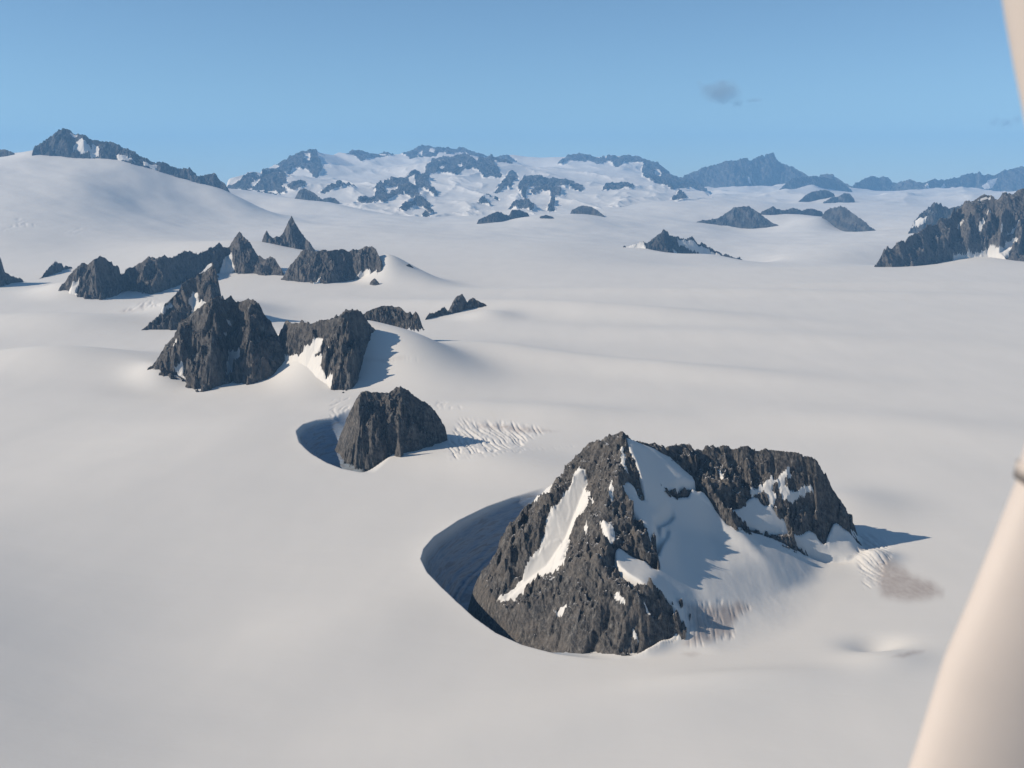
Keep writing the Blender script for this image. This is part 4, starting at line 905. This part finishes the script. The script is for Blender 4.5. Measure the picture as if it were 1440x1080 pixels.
# ------------------------------------------------------------------ clouds
def cloud(name, label, puffs, D, dens, seed):
    rnd = random.Random(seed); me = bpy.data.meshes.new(name)
    import bmesh
    bm = bmesh.new(); s = D/F
    xs_ = [pt(p[0], p[1], D) for p in puffs]; c = Vector((sum(q[0] for q in xs_)/len(xs_), D, sum(q[2] for q in xs_)/len(xs_)))
    x0 = min(q[0]-p[2]*s for q, p in zip(xs_, puffs)); x1 = max(q[0]+p[2]*s for q, p in zip(xs_, puffs))
    z0 = min(q[2]-p[3]*s for q, p in zip(xs_, puffs)); z1 = max(q[2]+p[3]*s for q, p in zip(xs_, puffs))
    # closed rounded hull holding the vapour
    bmesh.ops.create_icosphere(bm, subdivisions=4, radius=1)
    for v in bm.verts: v.co = Vector((v.co.x*(x1-x0)*.62, v.co.y*(x1-x0)*.4, v.co.z*(z1-z0)*.75))
    bm.to_mesh(me); bm.free()
    o = bpy.data.objects.new(name, me); COL.objects.link(o); o.location = (.5*(x0+x1), D, .5*(z0+z1))
    m = bpy.data.materials.new('thin grey vapour'+str(seed)); m.use_nodes = True; t = m.node_tree; t.nodes.clear()
    out = t.nodes.new('ShaderNodeOutputMaterial'); pv = t.nodes.new('ShaderNodeVolumePrincipled'); t.links.new(pv.outputs[0], out.inputs['Volume'])
    pv.inputs['Color'].default_value = (.46, .50, .50, 1)
    tc = t.nodes.new('ShaderNodeTexCoord').outputs['Object']
    warp = t.nodes.new('ShaderNodeTexNoise'); warp.inputs['Scale'].default_value = 1/(16*s); warp.inputs['Detail'].default_value = 4; t.links.new(tc, warp.inputs['Vector'])
    off = t.nodes.new('ShaderNodeVectorMath'); off.operation = 'MULTIPLY_ADD'; t.links.new(warp.outputs['Color'], off.inputs[0]); off.inputs[1].default_value = (14*s,)*3; t.links.new(tc, off.inputs[2])
    acc = None
    for q, p in zip(xs_, puffs):
        d = t.nodes.new('ShaderNodeVectorMath'); d.operation = 'SUBTRACT'; t.links.new(off.outputs[0], d.inputs[0])
        d.inputs[1].default_value = (q[0]-o.location.x+7*s, 7*s, q[2]-o.location.z+7*s)
        e = t.nodes.new('ShaderNodeVectorMath'); e.operation = 'MULTIPLY'; e.inputs[1].default_value = (1/(p[2]*s), 1/(p[2]*s), 1/(p[3]*s)); t.links.new(d.outputs[0], e.inputs[0])
        l = t.nodes.new('ShaderNodeVectorMath'); l.operation = 'LENGTH'; t.links.new(e.outputs[0], l.inputs[0])
        mr = t.nodes.new('ShaderNodeMapRange'); mr.interpolation_type = 'SMOOTHSTEP'; mr.inputs[1].default_value = 1.15; mr.inputs[2].default_value = .1; mr.inputs[3].default_value = 0; mr.inputs[4].default_value = 1
        t.links.new(l.outputs['Value'], mr.inputs[0])
        if acc is None: acc = mr.outputs[0]
        else:
            mx = t.nodes.new('ShaderNodeMath'); mx.operation = 'MAXIMUM'; t.links.new(acc, mx.inputs[0]); t.links.new(mr.outputs[0], mx.inputs[1]); acc = mx.outputs[0]
    ml = t.nodes.new('ShaderNodeMath'); ml.operation = 'MULTIPLY'; t.links.new(acc, ml.inputs[0]); ml.inputs[1].default_value = dens/(20*s); t.links.new(ml.outputs[0], pv.inputs['Density'])
    me.materials.append(m)
    o['label'] = label; o['category'] = 'cloud'; o['kind'] = 'thing'; o['group'] = 'small clouds in the blue sky'
    return o
cloud('cloud', 'small ragged grey cloud alone in the sky above the broad blue mountain', [(1014, 130, 30, 15), (998, 124, 15, 9), (1016, 118, 14, 7), (1031, 124, 8, 13), (1018, 138, 15, 9), (1037, 144, 9, 7), (1060, 141, 12, 4), (985, 117, 5, 5)], 9000, .75, 3)
cloud('cloud', 'faint low cloud wisp beside the strut at the right edge', [(1398, 171, 9, 6), (1415, 173, 12, 6), (1431, 168, 9, 8)], 9000, .7, 5)

# ------------------------------------------------------------------ haze: one closed box of thin blue air
def haze():
    import bmesh
    me = bpy.data.meshes.new('haze'); bm = bmesh.new(); bmesh.ops.create_cube(bm, size=1)
    S = 12600; z0, z1 = -200, 330
    for v in bm.verts: v.co = Vector((v.co.x*S, v.co.y*S, z0 if v.co.z < 0 else z1))
    bm.to_mesh(me); bm.free(); o = bpy.data.objects.new('haze', me); COL.objects.link(o)
    m = bpy.data.materials.new('thin mountain air'); m.use_nodes = True; t = m.node_tree; t.nodes.clear()
    out = t.nodes.new('ShaderNodeOutputMaterial'); pv = t.nodes.new('ShaderNodeVolumePrincipled'); t.links.new(pv.outputs[0], out.inputs['Volume'])
    pv.inputs['Color'].default_value = (.27, .58, 1.0, 1); pv.inputs['Density'].default_value = .00022; pv.inputs['Anisotropy'].default_value = .0
    me.materials.append(m); o['kind'] = 'stuff'
haze()

# ------------------------------------------------------------------ light, world, camera
sc = bpy.context.scene
w = bpy.data.worlds.new('World'); sc.world = w; w.use_nodes = True; t = w.node_tree; t.nodes.clear()
out = t.nodes.new('ShaderNodeOutputWorld'); bg = t.nodes.new('ShaderNodeBackground'); sky = t.nodes.new('ShaderNodeTexSky'); sky.sky_type = 'NISHITA'
sky.sun_disc = False; sky.sun_elevation = SUN_EL; sky.sun_rotation = math.radians(90)-SUN_AZ; sky.altitude = 3000; sky.air_density = 1.0; sky.dust_density = 0.9; sky.ozone_density = 1.6
t.links.new(mixc(t, 1.0, sky.outputs[0], (.87, 1.0, 1.0), 'MULTIPLY'), bg.inputs[0]); bg.inputs[1].default_value = .096; t.links.new(bg.outputs[0], out.inputs[0])
sun = bpy.data.lights.new('sun', 'SUN'); sun.energy = 4.9; sun.angle = math.radians(.5); sun.color = (1, .885, .74)
so = bpy.data.objects.new('sun', sun); COL.objects.link(so)
d = Vector((math.cos(SUN_AZ)*math.cos(SUN_EL), math.sin(SUN_AZ)*math.cos(SUN_EL), math.sin(SUN_EL)))
so.rotation_euler = d.to_track_quat('Z', 'Y').to_euler(); so.location = (0, 0, 300)
cam = bpy.data.cameras.new('camera'); co = bpy.data.objects.new('camera', cam); COL.objects.link(co); sc.camera = co
cam.sensor_width = 36; cam.lens = 36*F/1440; cam.clip_start = .01; cam.clip_end = 60000
co.location = (0, 0, H); co.rotation_euler = (math.radians(90)-TH, 0, 0)
cam.dof.use_dof = True; cam.dof.focus_distance = 400; cam.dof.aperture_fstop = cam.lens/1000/.0014
sc.view_settings.view_transform = 'Standard'; sc.view_settings.look = 'None'; sc.view_settings.exposure = 0.15; sc.view_settings.gamma = 1
sc.cycles.use_denoising = True; sc.cycles.max_bounces = 4; sc.cycles.diffuse_bounces = 1; sc.cycles.volume_bounces = 1
